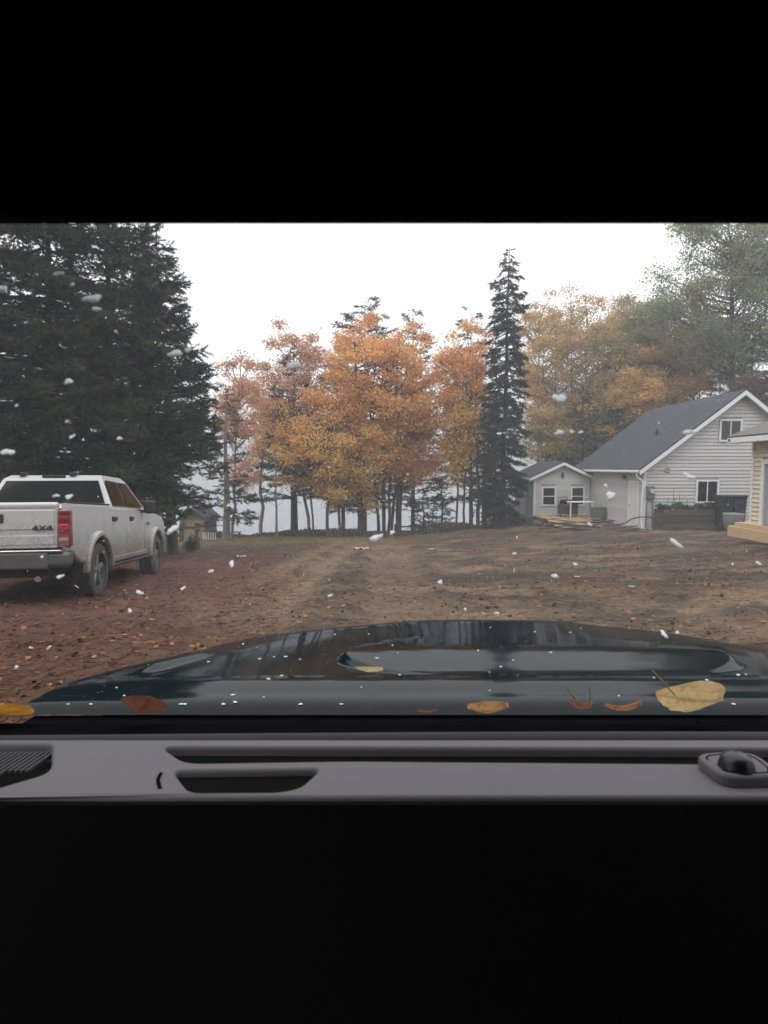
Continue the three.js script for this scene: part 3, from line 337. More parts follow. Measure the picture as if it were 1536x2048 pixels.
{ const p = W(1128, 1010, 30.4), t = thing('garden_chair', 'thin black metal garden chair against the wing wall', 'chair', V(p.x, deckY, -30.4)), m = std([0.03, 0.03, 0.03], 0.5, { metalness: 0.5 }); obj('seat', rb(0.5, 0.03, 0.45, 0, 0.46, 0, 0.01), m, t); obj('backrest', [bx(0.5, 0.03, 0.03, 0, 0.98, -0.22), ...[-0.24, -0.12, 0, 0.12, 0.24].map(x => bx(0.02, 0.5, 0.02, x, 0.72, -0.22))], m, t); for (const [x, z] of [[-0.23, 0.2], [0.23, 0.2], [-0.23, -0.2], [0.23, -0.2]]) obj('leg', bx(0.025, 0.46, 0.025, x, 0.23, z), m, t); }
{ // raised bed along the house
  const a = W(1326, 1050, 24), b = W(1450, 1050, 24), g = ground((a.x + b.x) / 2, 24), y0 = Math.max(g, W(1400, 1058, 24).y) - 0.15, h = thing('raised_bed', 'weathered dark timber raised bed with plants along the house front', 'planter', V(a.x, y0, -24)); const w = b.x - a.x, top = W(1400, 1019, 24).y - y0;
  const n = 5, bh = top / n; for (let k = 0; k < n; k++) { obj('timber', rb(w, bh - 0.012, 0.08, w / 2, bh * (k + 0.5), 0, 0.01, 1), oldWood[k % 3], h); obj('timber', rb(0.08, bh - 0.012, 0.7, 0.0, bh * (k + 0.5), -0.4, 0.01, 1), oldWood[(k + 1) % 3], h); }
  obj('soil', bx(w - 0.05, 0.05, 0.75, w / 2, top - 0.08, -0.42), std([0.03, 0.024, 0.02], 1), h);
  const lb = new Buf(); for (let k = 0; k < 2600; k++) { const u = rnd(), x = u * w, hh = 0.32 * fbm(u * 6, 3, 2) * rnd(), d = V(gauss(), rr(0, 1), gauss()).normalize(); lb.leaf(x, top - 0.05 + hh, -0.4 + 0.35 * gauss(), d.x, d.y, d.z, 0.12, 0.06, vary(rnd() < 0.7 ? [0.05, 0.07, 0.03] : [0.12, 0.09, 0.05], 0.4)); } tag(obj('plants', lb.geo(), needleMat, h), null, null, null, 'stuff');
  const st = new Buf(); for (const u of [0.12, 0.2, 0.24, 0.31, 0.42]) { const x = u * w; st.tube([V(x, top - 0.1, -0.3), V(x + 0.05 * gauss(), top + 0.4, -0.3), V(x + 0.12 * gauss(), top + 0.85 * rr(0.5, 1.1), -0.3)], 0.016, 0.007, 5); } obj('dry_stalks', st.geo(), oldWood[1], h);
}
function bin(px, label) { const Z = 23.7, p = W(px, 1030, Z), y0 = W(px, 1052, Z).y, t = thing('wheeled_bin', label, 'bin', V(p.x, y0, -Z)), m = std([0.022, 0.024, 0.03], 0.55); const top = W(px, 990, Z).y - y0; obj('body', new THREE.CylinderGeometry(0.36, 0.29, top - 0.1, 4, 1).rotateY(Math.PI / 4).translate(0, (top - 0.1) / 2, 0), m, t); obj('lid', rb(0.58, 0.1, 0.6, 0, top - 0.05, 0, 0.04), m, t); for (const s of [-0.2, 0.2]) obj('wheel', cyl(0.1, 0.1, 0.05, 0, 0, 0).rotateZ(Math.PI / 2).translate(s, 0.1, -0.27), bark.dark, t); }
bin(1447, 'black wheeled bin under the lower house window'); bin(1473, 'black wheeled bin close to the cream shed corner');
{ const Z = 22.5, p = W(1466, 1040, Z), y0 = W(1466, 1057, Z).y, t = thing('plastic_tub', 'pale grey plastic tub on the ground by the cream shed', 'tub', V(p.x, y0, -Z)); obj('body', new THREE.LatheGeometry([[0, 0.01], [0.3, 0.01], [0.37, 0.58], [0.33, 0.58], [0.27, 0.05], [0, 0.05]].map(p => new THREE.Vector2(...p)), 28), std([0.22, 0.24, 0.25], 0.6), t); obj('rim', new THREE.TorusGeometry(0.36, 0.02, 8, 28).rotateX(Math.PI / 2).translate(0, 0.58, 0), std([0.26, 0.28, 0.29], 0.6), t); }
{ const pts = [[1232, 1050], [1250, 1046], [1264, 1038], [1284, 1034], [1304, 1036], [1318, 1046], [1312, 1056]].map(([a, b]) => W(a, b, 23.6)); tag(obj('garden_hose', tube(pts, 0.025, 50, 7), std([0.03, 0.03, 0.035], 0.5)), 'looped black hose lying at the house corner', 'hose'); }
{ // heap of boards in front of the deck and brush pile on the crest
  const base = G(1170, 1062), h = thing('board_heap', 'heap of old dark boards lying in front of the deck', 'boards', base); for (let k = 0; k < 16; k++) { const L = rr(0.8, 2.4), g = rb(L, 0.04, 0.14, 0, 0, 0, 0.006, 1).rotateY(rr(-0.5, 0.5)).rotateZ(rr(-0.12, 0.12)); obj('board', g.translate(rr(-1.4, 1.6), rr(0.02, 0.45), rr(-1, 0.4)), pick([...oldWood, ...oldWood, plankM[3]]), h); }
}
{ const base = W(890, 1050, 34.5); base.y = ground(base.x, 34.5); const h = thing('brush_pile', 'low dark brush pile on the crest between the orange trees', 'brush pile', base), b = new Buf(); for (let k = 0; k < 420; k++) { const x = gauss() * 1.7, y = rnd() * 0.45 * Math.exp(-x * x / 5), a = rnd() * 6.28, L = rr(0.3, 1.0); b.tube([V(x, y, gauss() * 0.4), V(x + Math.cos(a) * L, y + rr(-0.1, 0.25), Math.sin(a) * L * 0.5)], 0.016, 0.006, 3); } tag(obj('sticks', b.geo(), bark.dark, h), null, null, null, 'stuff'); }
{ const Z = 35, a = W(790, 1045, Z), b = W(975, 1045, Z), g = ground(a.x, Z), h = thing('rail_fence', 'low dark rail fence along the crest behind the brush pile', 'fence', V(a.x, g, -Z)), w = b.x - a.x; for (let k = 0; k <= 4; k++) obj('post', bx(0.1, 0.75, 0.1, w * k / 4, 0.33, 0), oldWood[k % 3], h); for (const y of [0.3, 0.58]) for (let k = 0; k < 4; k++) obj('rail', bx(w / 4 - 0.02, 0.09, 0.05, w * (k + 0.5) / 4, y + 0.02 * gauss(), 0.08), oldWood[(k + 1) % 3], h); }
{ // cabin by the water, left
  const Z = 31, a = W(360, 1060, Z), y0 = ground(a.x, Z) - 0.2, h = thing('cabin', 'small tan cabin with a dark roof beyond the pickup', 'cabin', V(a.x, y0, -Z)), w = 1.35, top = W(380, 1040, Z).y - y0, R = W(380, 1018, Z).y - y0; const tan = boardMats([0.3, 0.23, 0.14]);
  const core = obj('wall', [prism(poly([[0, 0], [w, 0], [w, top], [w / 2, R], [0, top]]), 2.2).translate(0, 0, -2.2)], std([0.22, 0.17, 0.11], 0.9), h); siding(core, tan, V(0, 0, 0.001), XR, ZF, () => 0, () => w, 0, top, 0.17);
  for (const s of [0, 1]) obj('roof', roofSlab(V(s ? w + 0.2 : -0.2, top - 0.08, 0.3), V(s ? w + 0.2 : -0.2, top - 0.08, -2.5), V(w / 2, R + 0.05, -2.5), V(w / 2, R + 0.05, 0.3), 0.05), std([0.05, 0.045, 0.055], 0.9), h); obj('window', faceBox(V(0, 0, 0.01), XR, ZF, w * 0.6, w * 0.8, top * 0.5, top * 0.85, 0.02, 0.04), paneMat, h);
}
{ const Z = 27, a = W(352, 1056, Z), g = V(a.x, ground(a.x, Z), -Z), h = thing('overturned_canoe', 'yellow canoe resting on a rack beside the dark pine trunk', 'canoe', g), P = []; const y = a.y - g.y; const pts = []; for (let i = 0; i <= 20; i++) { const t = i / 20 * Math.PI; pts.push(new THREE.Vector2(0.001 + 0.2 * Math.sin(t) ** 0.7, -0.65 + 1.3 * i / 20)); } obj('hull', new THREE.LatheGeometry(pts, 14, 0, Math.PI).rotateZ(Math.PI / 2).rotateX(-Math.PI / 2).scale(1, 0.45, 1).translate(0.6, y, 0), std([0.36, 0.27, 0.08], 0.5), h); for (const x of [0.25, 0.95]) obj('rack_post', [bx(0.07, y, 0.07, x, y / 2, -0.15), bx(0.07, y, 0.07, x, y / 2, 0.15)], oldWood[0], h); }
{ const Z = 29.5, a = W(406, 1070, Z), b = W(440, 1070, Z), g = ground(a.x, Z), top = Math.max(W(420, 1062, Z).y - g, 0.45), w = b.x - a.x, h = thing('stair_railing', 'white baluster railing with a dark red handrail on the slope', 'railing', V(a.x, g, -Z)); obj('handrail', [bx(w * 0.7, 0.07, 0.08, w * 0.35, top, 0), bar(V(w * 0.7, top, 0), V(w * 1.02, top - 0.28, 0), 0.04)], std([0.09, 0.04, 0.035], 0.7), h); for (let k = 0; k < 6; k++) obj('baluster', bx(0.05, top - 0.04, 0.04, 0.03 + k * w * 0.14, top / 2 - 0.04, 0), white, h); }
{ const b = G(385, 1100), h = thing('small_bush', 'small green bush beside the dark pine trunk', 'bush', b), lb = new Buf(); for (let k = 0; k < 1500; k++) { const d = V(gauss(), Math.abs(gauss()), gauss()).normalize(); lb.leaf(gauss() * 0.22, Math.abs(gauss()) * 0.38, gauss() * 0.22, d.x, d.y, d.z, 0.09, 0.03, vary([0.06, 0.07, 0.03], 0.4)); } tag(obj('foliage', lb.geo(), needleMat, h), null, null, null, 'stuff'); }
{ const b = G(466, 1076), t = thing('bench', 'low dark wooden bench on the crest before the water', 'bench', b); obj('seat', rb(0.9, 0.05, 0.3, 0, 0.32, 0, 0.01), oldWood[1], t); for (const s of [-0.35, 0.35]) obj('leg', bx(0.07, 0.34, 0.26, s, 0.15, 0), oldWood[0], t); }
// undergrowth along the crest, litter, clods
{
  const lb = new Buf(); for (let k = 0; k < 16000; k++) { const x = rr(-17, 9), Z = 34.2 + 1.8 * gauss(), hgt = 0.7 * fbm(x * 0.5, 3, 3) ** 1.4; const d = V(gauss(), rr(0, 1), gauss()).normalize(); lb.leaf(x, ground(x, Z) + rnd() * hgt - 0.05, -Z, d.x, d.y, d.z, 0.16, 0.06, vary(pick([[0.05, 0.05, 0.025], [0.09, 0.06, 0.03], [0.05, 0.055, 0.03], [0.15, 0.1, 0.04]]), 0.4)); }
  tag(obj('undergrowth', lb.geo(), needleMat), 'low brown and green undergrowth along the crest', 'undergrowth', null, 'stuff');
  const gb = new Buf(); for (let k = 0; k < 26000; k++) { const Z = rr(23, 34), x = rr(-15, 3) , q = fbm(x * 0.6, Z * 0.6, 3); if (q < 0.42 || Z < 25 + 0.25 * (x + 8)) continue; const d = V(gauss() * 0.5, 1, gauss() * 0.5).normalize(); gb.needle(x, ground(x, Z) - 0.02, -Z, d.x, d.y, d.z, rr(0.06, 0.16), 0.015, vary(pick([[0.2, 0.17, 0.06], [0.14, 0.13, 0.045], [0.24, 0.18, 0.08]]), 0.3)); }
  tag(obj('grass', gb.geo(), needleMat), 'short yellowed grass on the slope before the water', 'grass', null, 'stuff');
  const D = new THREE.Object3D(), C = new THREE.Color(), ico = new THREE.IcosahedronGeometry(1, 0), ip = ico.attributes.position; for (let i = 0; i < ip.count; i++) { const x = ip.getX(i), y = ip.getY(i), z = ip.getZ(i), k = 0.7 + 0.6 * hash(Math.round(x * 50), Math.round(y * 70 + z * 30)); ip.setXYZ(i, x * k, y * k, z * k); } ico.computeVertexNormals();
  const n = 11000, cm = new THREE.InstancedMesh(ico, std([1, 1, 1], 0.95), n); for (let k = 0; k < n; k++) { let Z, x; do { Z = 3.2 + 29 * rnd() ** 1.5; x = rr(-1, 1) * Math.min(20, Z * 0.75 + 2); } while (fbm(x * 0.8 + 9, Z * 0.8, 3) < 0.47 * rr(0.8, 1.1) || (trackDist(x, Z) < 0.3 && rnd() < 0.8)); const s = 0.005 + 0.02 * rnd() ** 6; D.position.set(x, ground(x, Z) + groundDetail(x, Z) + s * 0.25, -Z); D.rotation.set(rnd() * 6, rnd() * 6, rnd() * 6); D.scale.set(s * rr(0.8, 1.6), s * rr(0.5, 1), s * rr(0.8, 1.6)); D.updateMatrix(); cm.setMatrixAt(k, D.matrix); const c = rr(0.5, 1.25), red = x < -2.4; cm.setColorAt(k, C.setRGB((red ? 0.06 : 0.07) * c, (red ? 0.03 : 0.046) * c, (red ? 0.019 : 0.031) * c)); } cm.name = 'soil_clods'; scene.add(shade(cm)); tag(cm, 'loose brown clods of soil scattered over the yard', 'soil', null, 'stuff');
  const lf = new Buf(); for (let k = 0; k < 9000; k++) { const Z = 3.2 + 30 * rnd() ** 1.3, x = rr(-1, 1) * Math.min(19, Z * 0.75 + 1), left = x < -2; if (!left && rnd() < 0.55 && Z < 22) continue; const a = rnd() * 6.28, y = ground(x, Z) + groundDetail(x, Z) + 0.012, L = rr(0.03, 0.075); lf.leaf(x, y, -Z, Math.cos(a), 0.25 * gauss(), Math.sin(a), L, L * 0.7, vary(pick(left ? [[0.2, 0.08, 0.035], [0.14, 0.06, 0.03], [0.3, 0.15, 0.06]] : [[0.26, 0.14, 0.06], [0.2, 0.1, 0.05], [0.32, 0.2, 0.08]]), 0.4)); } tag(obj('fallen_leaves', lf.geo(), needleMat), 'small fallen leaves and needles strewn over the ground', 'leaf litter', null, 'stuff');
  const ns = new Buf(); for (let k = 0; k < 40000; k++) { const Z = 3.2 + 22 * rnd() ** 1.5, left = rnd() < 0.5, x = left ? rr(-1, -0.25) * (Z * 0.75) : rr(-0.3, 0.75) * Z, a = rnd() * 6.28, y = ground(x, Z) + groundDetail(x, Z) + 0.006; ns.needle(x, y, -Z, Math.cos(a), 0.12 * rnd(), Math.sin(a), rr(0.05, 0.2), rr(0.004, 0.012), vary(left ? [0.12, 0.05, 0.025] : pick([[0.2, 0.15, 0.09], [0.07, 0.045, 0.03], [0.13, 0.09, 0.055]]), 0.35)); } tag(obj('straw_litter', ns.geo(), needleMat), 'pine needles, straw and roots lying in the churned mud', 'straw litter', null, 'stuff');
}
function scrap(px, py, w, col, label, name = 'torn_wrapper') { const p = G(px, py), g = new THREE.PlaneGeometry(w, w * 0.45, 10, 5).rotateX(-Math.PI / 2), q = g.attributes.position; for (let i = 0; i < q.count; i++) { const x = q.getX(i), z = q.getZ(i), e = 1 - 0.35 * vn(x * 30 + px, z * 30); q.setXYZ(i, x * e, 0.05 + 0.09 * (fbm(x * 12 + px, z * 12, 3) - 0.35) * w / 0.3, z * e); } g.computeVertexNormals(); const m = obj(name, [g, g.clone().translate(0, -0.006, 0)], std(col, 0.6, { side: THREE.DoubleSide })); m.position.copy(p); m.position.y += groundDetail(p.x, -p.z); tag(m, label, 'litter'); }
scrap(722, 1102, 0.62, [0.62, 0.52, 0.22], 'flat strip of torn yellow wrapping in the mud'); scrap(781, 1074, 0.42, [0.72, 0.66, 0.3], 'crumpled pale yellow wrapper higher up the slope'); scrap(483, 1113, 0.3, [0.7, 0.68, 0.64], 'whitish torn scrap on the red needle litter'); scrap(1155, 1156, 0.12, [0.55, 0.4, 0.15], 'small yellow scrap lying in the churned mud'); scrap(1265, 1172, 0.14, [0.5, 0.42, 0.3], 'small tan wood chip in the mud', 'wood_chip'); scrap(860, 1100, 0.22, [0.6, 0.55, 0.3], 'small yellowish scrap near the flat wrapping strip');

// ------------------------------------------------------------------ the white pickup
const font = await new FontLoader().loadAsync('fonts/droid/droid_sans_bold.typeface.json');
{
  const rw = W(187, 1192, 8.7), yaw = 8.4 * Math.PI / 180, slopeA = -Math.atan(0.083), t = new THREE.Group(); t.name = 'pickup_truck'; tag(t, 'dirty white crew cab pickup truck parked under the dark pines', 'pickup truck'); scene.add(t);
  t.rotation.order = 'YXZ'; t.rotation.y = yaw; t.rotation.x = slopeA; const off = V(0.9, 0, 0).applyEuler(t.rotation); t.position.set(rw.x - off.x, ground(rw.x - 0.9, 8.7) - 0.01, -8.7 - off.z);
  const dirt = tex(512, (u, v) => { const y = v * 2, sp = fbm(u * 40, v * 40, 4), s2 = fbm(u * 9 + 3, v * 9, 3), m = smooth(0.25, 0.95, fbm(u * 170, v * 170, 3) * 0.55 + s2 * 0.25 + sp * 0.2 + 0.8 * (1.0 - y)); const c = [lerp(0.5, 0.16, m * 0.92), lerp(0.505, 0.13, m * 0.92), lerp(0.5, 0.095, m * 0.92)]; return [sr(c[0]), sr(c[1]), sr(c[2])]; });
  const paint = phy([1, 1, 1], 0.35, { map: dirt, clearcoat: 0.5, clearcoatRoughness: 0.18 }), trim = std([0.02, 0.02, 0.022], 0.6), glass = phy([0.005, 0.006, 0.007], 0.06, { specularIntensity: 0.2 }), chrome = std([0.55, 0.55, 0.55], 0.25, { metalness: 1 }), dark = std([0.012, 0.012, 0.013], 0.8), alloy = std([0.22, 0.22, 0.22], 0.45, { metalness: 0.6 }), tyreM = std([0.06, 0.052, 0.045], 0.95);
  const uvm = g => { const P = g.attributes.position, n = P.count, uv = new Float32Array(n * 2); for (let i = 0; i < n; i++) { uv[2 * i] = (P.getZ(i) + P.getX(i) * 0.7) / 2; uv[2 * i + 1] = P.getY(i) / 2; } g.setAttribute('uv', new THREE.BufferAttribute(uv, 2)); return g; };
  const sidePanel = (pts, arches, x, thick, bev = 0.03) => { const s = poly(pts); const g = prism(s, thick, bev, 3, 16); return uvm(g.rotateY(Math.PI / 2).translate(x - (x > 0 ? thick : 0), 0, 0)); }; // shape x = -z
  const arch = (c, r, y0, n = 12) => Array.from({ length: n + 1 }, (_, i) => { const a = Math.PI - Math.asin((y0 - 0.42) / r) - (Math.PI - 2 * Math.asin((y0 - 0.42) / r)) * i / n; return [c + r * Math.cos(a), 0.42 + r * Math.sin(a)]; });
  const P = pts => pts; // [forward, height]
  for (const s of [1, -1]) {
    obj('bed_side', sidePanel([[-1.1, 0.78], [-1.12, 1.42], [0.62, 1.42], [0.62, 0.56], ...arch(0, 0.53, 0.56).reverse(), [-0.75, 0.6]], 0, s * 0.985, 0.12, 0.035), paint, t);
    obj('rail_cap', rb(0.1, 0.025, 1.66, s * 0.93, 1.43, 0.27, 0.01), trim, t);
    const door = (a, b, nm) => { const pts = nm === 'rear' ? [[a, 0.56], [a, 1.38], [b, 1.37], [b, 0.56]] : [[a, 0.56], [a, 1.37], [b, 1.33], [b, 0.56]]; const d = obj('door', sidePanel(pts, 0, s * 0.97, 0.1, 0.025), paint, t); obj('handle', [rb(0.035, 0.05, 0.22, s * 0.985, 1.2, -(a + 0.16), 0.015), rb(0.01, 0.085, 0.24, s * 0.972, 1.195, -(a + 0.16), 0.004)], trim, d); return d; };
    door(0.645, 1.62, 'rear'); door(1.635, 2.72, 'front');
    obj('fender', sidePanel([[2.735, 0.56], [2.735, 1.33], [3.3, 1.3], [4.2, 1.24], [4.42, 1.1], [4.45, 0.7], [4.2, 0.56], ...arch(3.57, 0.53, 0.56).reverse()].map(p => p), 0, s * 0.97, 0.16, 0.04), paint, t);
    const ring = c => { const sh = new THREE.Shape(); sh.absarc(c, 0.42, 0.6, 0.02, Math.PI - 0.02, false); sh.absarc(c, 0.42, 0.51, Math.PI - 0.02, 0.02, true); return uvm(prism(sh, 0.1, 0.03, 3, 24).rotateY(Math.PI / 2).translate(s > 0 ? 0.945 : -1.045, 0, 0)); };
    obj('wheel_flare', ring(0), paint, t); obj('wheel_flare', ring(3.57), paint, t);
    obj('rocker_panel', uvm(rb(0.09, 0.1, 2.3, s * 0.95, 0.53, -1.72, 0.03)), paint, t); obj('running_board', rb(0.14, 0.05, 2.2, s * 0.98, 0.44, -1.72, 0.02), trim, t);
    const tl = obj('tail_light', rb(0.16, 0.5, 0.1, s * 0.915, 1.08, 1.085, 0.025), phy([0.17, 0.012, 0.016], 0.15, { clearcoat: 1 }), t);
    obj('lens', rb(0.13, 0.07, 0.02, s * 0.912, 1.1, 1.135, 0.008), phy([0.5, 0.02, 0.03], 0.1, { clearcoat: 1 }), tl); obj('reversing_lens', rb(0.12, 0.05, 0.02, s * 0.91, 0.93, 1.135, 0.008), phy([0.3, 0.22, 0.22], 0.12), tl); obj('lens', rb(0.125, 0.05, 0.015, s * 0.912, 1.22, 1.136, 0.006), phy([0.22, 0.015, 0.02], 0.1), tl);
    const mir = obj('mirror', rb(0.2, 0.26, 0.12, s * 1.13, 1.42, -2.45, 0.05, 3), trim, t); obj('mirror_arm', rb(0.14, 0.06, 0.07, s * 0.99, 1.34, -2.47, 0.02), trim, mir);
    const badge = new TextGeometry('HEMI', { font, size: 0.07, depth: 0.008, curveSegments: 2 }); badge.rotateY(s * Math.PI / 2).translate(s * 0.975, 1.06, s > 0 ? -2.83 : -3.06); obj('badge', [badge], chrome, t);
    for (const zc of [0, -3.57]) { // wheels
      const w = new THREE.Group(); w.name = 'wheel'; w.position.set(s * 0.86, 0.415, zc); t.add(w); const prof = [[0.27, -0.14], [0.36, -0.145], [0.4, -0.125], [0.415, -0.09], [0.415, 0.09], [0.4, 0.125], [0.36, 0.145], [0.27, 0.14]].map(p => new THREE.Vector2(...p)); const lugs = []; for (let k = 0; k < 40; k++) { const a = k / 40 * 2 * Math.PI; lugs.push(bx(0.1, 0.02, 0.035, (k & 1 ? 1 : -1) * 0.08, 0.415, 0).rotateX(a)); }
      obj('tyre', [new THREE.LatheGeometry(prof, 44).rotateZ(Math.PI / 2), ...lugs], tyreM, w);
      const rim = obj('rim', [new THREE.LatheGeometry([[0.275, -0.12], [0.255, 0.02], [0.255, 0.1], [0.28, 0.13], [0.29, 0.125]].map(p => new THREE.Vector2(...p)), 36).rotateZ(-s * Math.PI / 2), cyl(0.25, 0.25, 0.02, 0, 0, 0, 24).rotateZ(Math.PI / 2).translate(-s * 0.02, 0, 0)], std([0.05, 0.05, 0.05], 0.6), w);
      for (let k = 0; k < 5; k++) obj('spoke', [rb(0.05, 0.26, 0.09, s * 0.085, 0.13, 0, 0.02).rotateX(k * 2 * Math.PI / 5)], alloy, rim); obj('hub_cap', cyl(0.06, 0.07, 0.06, 0, 0, 0, 18).rotateZ(s * -Math.PI / 2).translate(s * 0.1, 0, 0), alloy, rim);
    }
  }
  // bed, tailgate, bumper
  obj('bed_floor', [bx(1.76, 0.05, 1.7, 0, 0.86, 0.24), bx(1.76, 0.5, 0.05, 0, 1.13, -0.6), bx(1.72, 0.3, 1.6, 0, 0.68, 0.25)], dark, t);
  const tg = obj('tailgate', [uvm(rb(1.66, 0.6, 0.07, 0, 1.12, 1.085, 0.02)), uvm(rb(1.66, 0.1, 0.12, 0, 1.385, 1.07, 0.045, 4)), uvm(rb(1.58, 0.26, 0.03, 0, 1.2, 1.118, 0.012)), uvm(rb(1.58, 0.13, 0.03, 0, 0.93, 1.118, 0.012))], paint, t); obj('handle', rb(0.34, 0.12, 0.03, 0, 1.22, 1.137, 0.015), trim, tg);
  obj('badge', new TextGeometry('4X4', { font, size: 0.085, depth: 0.008, curveSegments: 2 }).scale(1.25, 0.75, 1).translate(0.52, 1.06, 1.134), trim, tg);
  const bp = obj('bumper', [rb(1.5, 0.24, 0.14, 0, 0.66, 1.17, 0.04, 3), rb(0.3, 0.22, 0.24, -0.84, 0.67, 1.1, 0.07, 3), rb(0.3, 0.22, 0.24, 0.84, 0.67, 1.1, 0.07, 3)], std([0.13, 0.125, 0.12], 0.4, { metalness: 0.5 }), t); obj('bumper_step', rb(1.84, 0.03, 0.16, 0, 0.785, 1.17, 0.012), chrome, bp); obj('licence_plate', bx(0.31, 0.16, 0.012, 0, 0.66, 1.247), std([0.4, 0.42, 0.45], 0.5), bp); obj('hitch', rb(0.12, 0.12, 0.25, 0, 0.48, 1.18, 0.02), dark, bp); obj('exhaust_pipe', cyl(0.04, 0.04, 0.25, 0, 0, 0).rotateX(Math.PI / 2).translate(0.62, 0.42, 1.1), chrome, t);
  obj('chassis', [bx(1.3, 0.2, 5.2, 0, 0.52, -1.6), bx(1.7, 0.12, 0.12, 0, 0.42, 0), bx(1.7, 0.12, 0.12, 0, 0.42, -3.57), bx(1.75, 0.3, 1.9, 0, 0.75, -1.7)], dark, t);
  // cab
  const cabV = [], prof = [[0.645, 1.36, 0.955], [0.70, 1.45, 0.95], [0.88, 1.88, 0.76], [1.0, 1.94, 0.70], [2.0, 1.955, 0.70], [2.2, 1.90, 0.74], [2.95, 1.36, 0.93]]; for (const s of [-1, 1]) for (const [f, y, w] of prof) cabV.push([s * w, y, -f]); const n = prof.length, fs = []; for (let i = 0; i < n; i++) { const j = (i + 1) % n; fs.push([i, j, n + j, n + i]); } fs.push(prof.map((_, i) => n - 1 - i), prof.map((_, i) => n + i));
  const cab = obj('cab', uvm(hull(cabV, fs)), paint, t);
  const quad = (a, b, c, d, off) => { const A = [a, b, c, d].map(p => V(...p)), nn = A[1].clone().sub(A[0]).cross(A[3].clone().sub(A[0])).normalize().multiplyScalar(off), v = [...A, ...A.map(p => p.clone().add(nn))].map(p => p.toArray()); return hull(v, [[4, 5, 6, 7], [3, 2, 1, 0], [0, 1, 5, 4], [1, 2, 6, 5], [2, 3, 7, 6], [3, 0, 4, 7]]); };
  const rear = u => [lerp(0.70, 0.88, u), lerp(1.45, 1.88, u), lerp(0.95, 0.76, u)], rp = (sx, u, k) => { const [f, y, w] = rear(u); return [sx * (w - k), y, -f]; };
  obj('rear_window', quad(rp(-1, 0.02, 0.09), rp(1, 0.02, 0.09), rp(1, 0.9, 0.07), rp(-1, 0.9, 0.07), 0.012), glass, t);
  obj('windscreen', quad([0.86, 1.4, -2.9], [-0.86, 1.4, -2.9], [-0.68, 1.88, -2.24], [0.68, 1.88, -2.24], 0.012), glass, t);
  for (const s of [1, -1]) { const q = (f, y) => { const u = clamp((y - 1.36) / 0.52, 0, 1); return [s * (lerp(0.955, 0.752, u)), y, -f]; }; const A = [[0.84, 1.41], [1.58, 1.41], [1.58, 1.85], [1.0, 1.85]].map(p => q(...p)), B = [[1.66, 1.41], [2.66, 1.41], [2.14, 1.85], [1.66, 1.85]].map(p => q(...p)); for (const Q of [A, B]) obj('side_window', s > 0 ? quad(Q[0], Q[1], Q[2], Q[3], 0.012) : quad(Q[1], Q[0], Q[3], Q[2], 0.012), glass, t); }
  obj('brake_light', rb(0.36, 0.04, 0.04, 0, 1.915, -0.9, 0.012), trim, t); for (const x of [-0.5, 0.28]) obj('roof_bracket', rb(0.09, 0.07, 0.2, x, 1.955, -1.0, 0.02), trim, t); obj('antenna', cyl(0.004, 0.006, 0.7, 0.85, 1.62, -3.0, 6), trim, t);
  obj('bonnet', [uvm(hull([[-0.93, 1.3, -2.9], [0.93, 1.3, -2.9], [0.9, 1.25, -4.25], [-0.9, 1.25, -4.25], [-0.8, 1.38, -2.93], [0.8, 1.38, -2.93], [0.78, 1.31, -4.15], [-0.78, 1.31, -4.15]], [[4, 5, 6, 7], [1, 2, 6, 5], [3, 0, 4, 7], [2, 3, 7, 6], [0, 1, 5, 4]]))], paint, t); obj('grille', rb(1.8, 0.6, 0.2, 0, 0.92, -4.36, 0.06), dark, t); obj('front_bumper', rb(1.95, 0.28, 0.22, 0, 0.66, -4.45, 0.08), chrome, t); obj('cab_floor', bx(1.8, 0.8, 2.0, 0, 0.98, -1.7), dark, t); obj('engine_bay', bx(1.6, 0.6, 1.3, 0, 0.95, -3.55), dark, t);
}

// ------------------------------------------------------------------ the car one sits in
const TAU = 5.7 * Math.PI / 180, BETA = TAU - TH, car = new THREE.Group(); car.name = 'car'; tag(car, 'dark teal car seen from inside, wet bonnet with raised scoop and grey dashboard', 'car');
car.rotation.x = -TAU; car.position.set(0, EYE - EYE * Math.cos(TAU), EYE * Math.sin(TAU)); scene.add(car); car.updateMatrixWorld(true);
const K = (px, py) => { const dx = (px - 768) / F, dy = (1024 - py) / F, f = Math.cos(BETA) - dy * Math.sin(BETA); return [dx / f, (dy * Math.cos(BETA) + Math.sin(BETA)) / f]; }; // slopes in the car's frame
const cl = (x, y, Z) => V(x, y + EYE, -Z), XC = 0.32;
const prof = [[0.9, -0.345], [0.97, -0.334], [1.0, -0.3085], [1.05, -0.3015], [1.098, -0.2956], [1.118, -0.2955], [1.18, -0.3011], [1.203, -0.3014], [1.27, -0.2942], [1.33, -0.2878], [1.365, -0.287], [1.5, -0.295], [1.75, -0.3105], [1.976, -0.3255], [2.1, -0.346], [2.2, -0.387], [2.27, -0.44]];
const prof0 = [[0.9, -0.345], [0.97, -0.334], [1.0, -0.3085], [1.05, -0.3045], [1.098, -0.3025], [1.14, -0.303], [1.2, -0.3055], [1.3, -0.3085], [1.45, -0.3125], [1.6, -0.317], [1.8, -0.3255], [1.976, -0.336], [2.1, -0.356], [2.2, -0.397], [2.27, -0.45]];
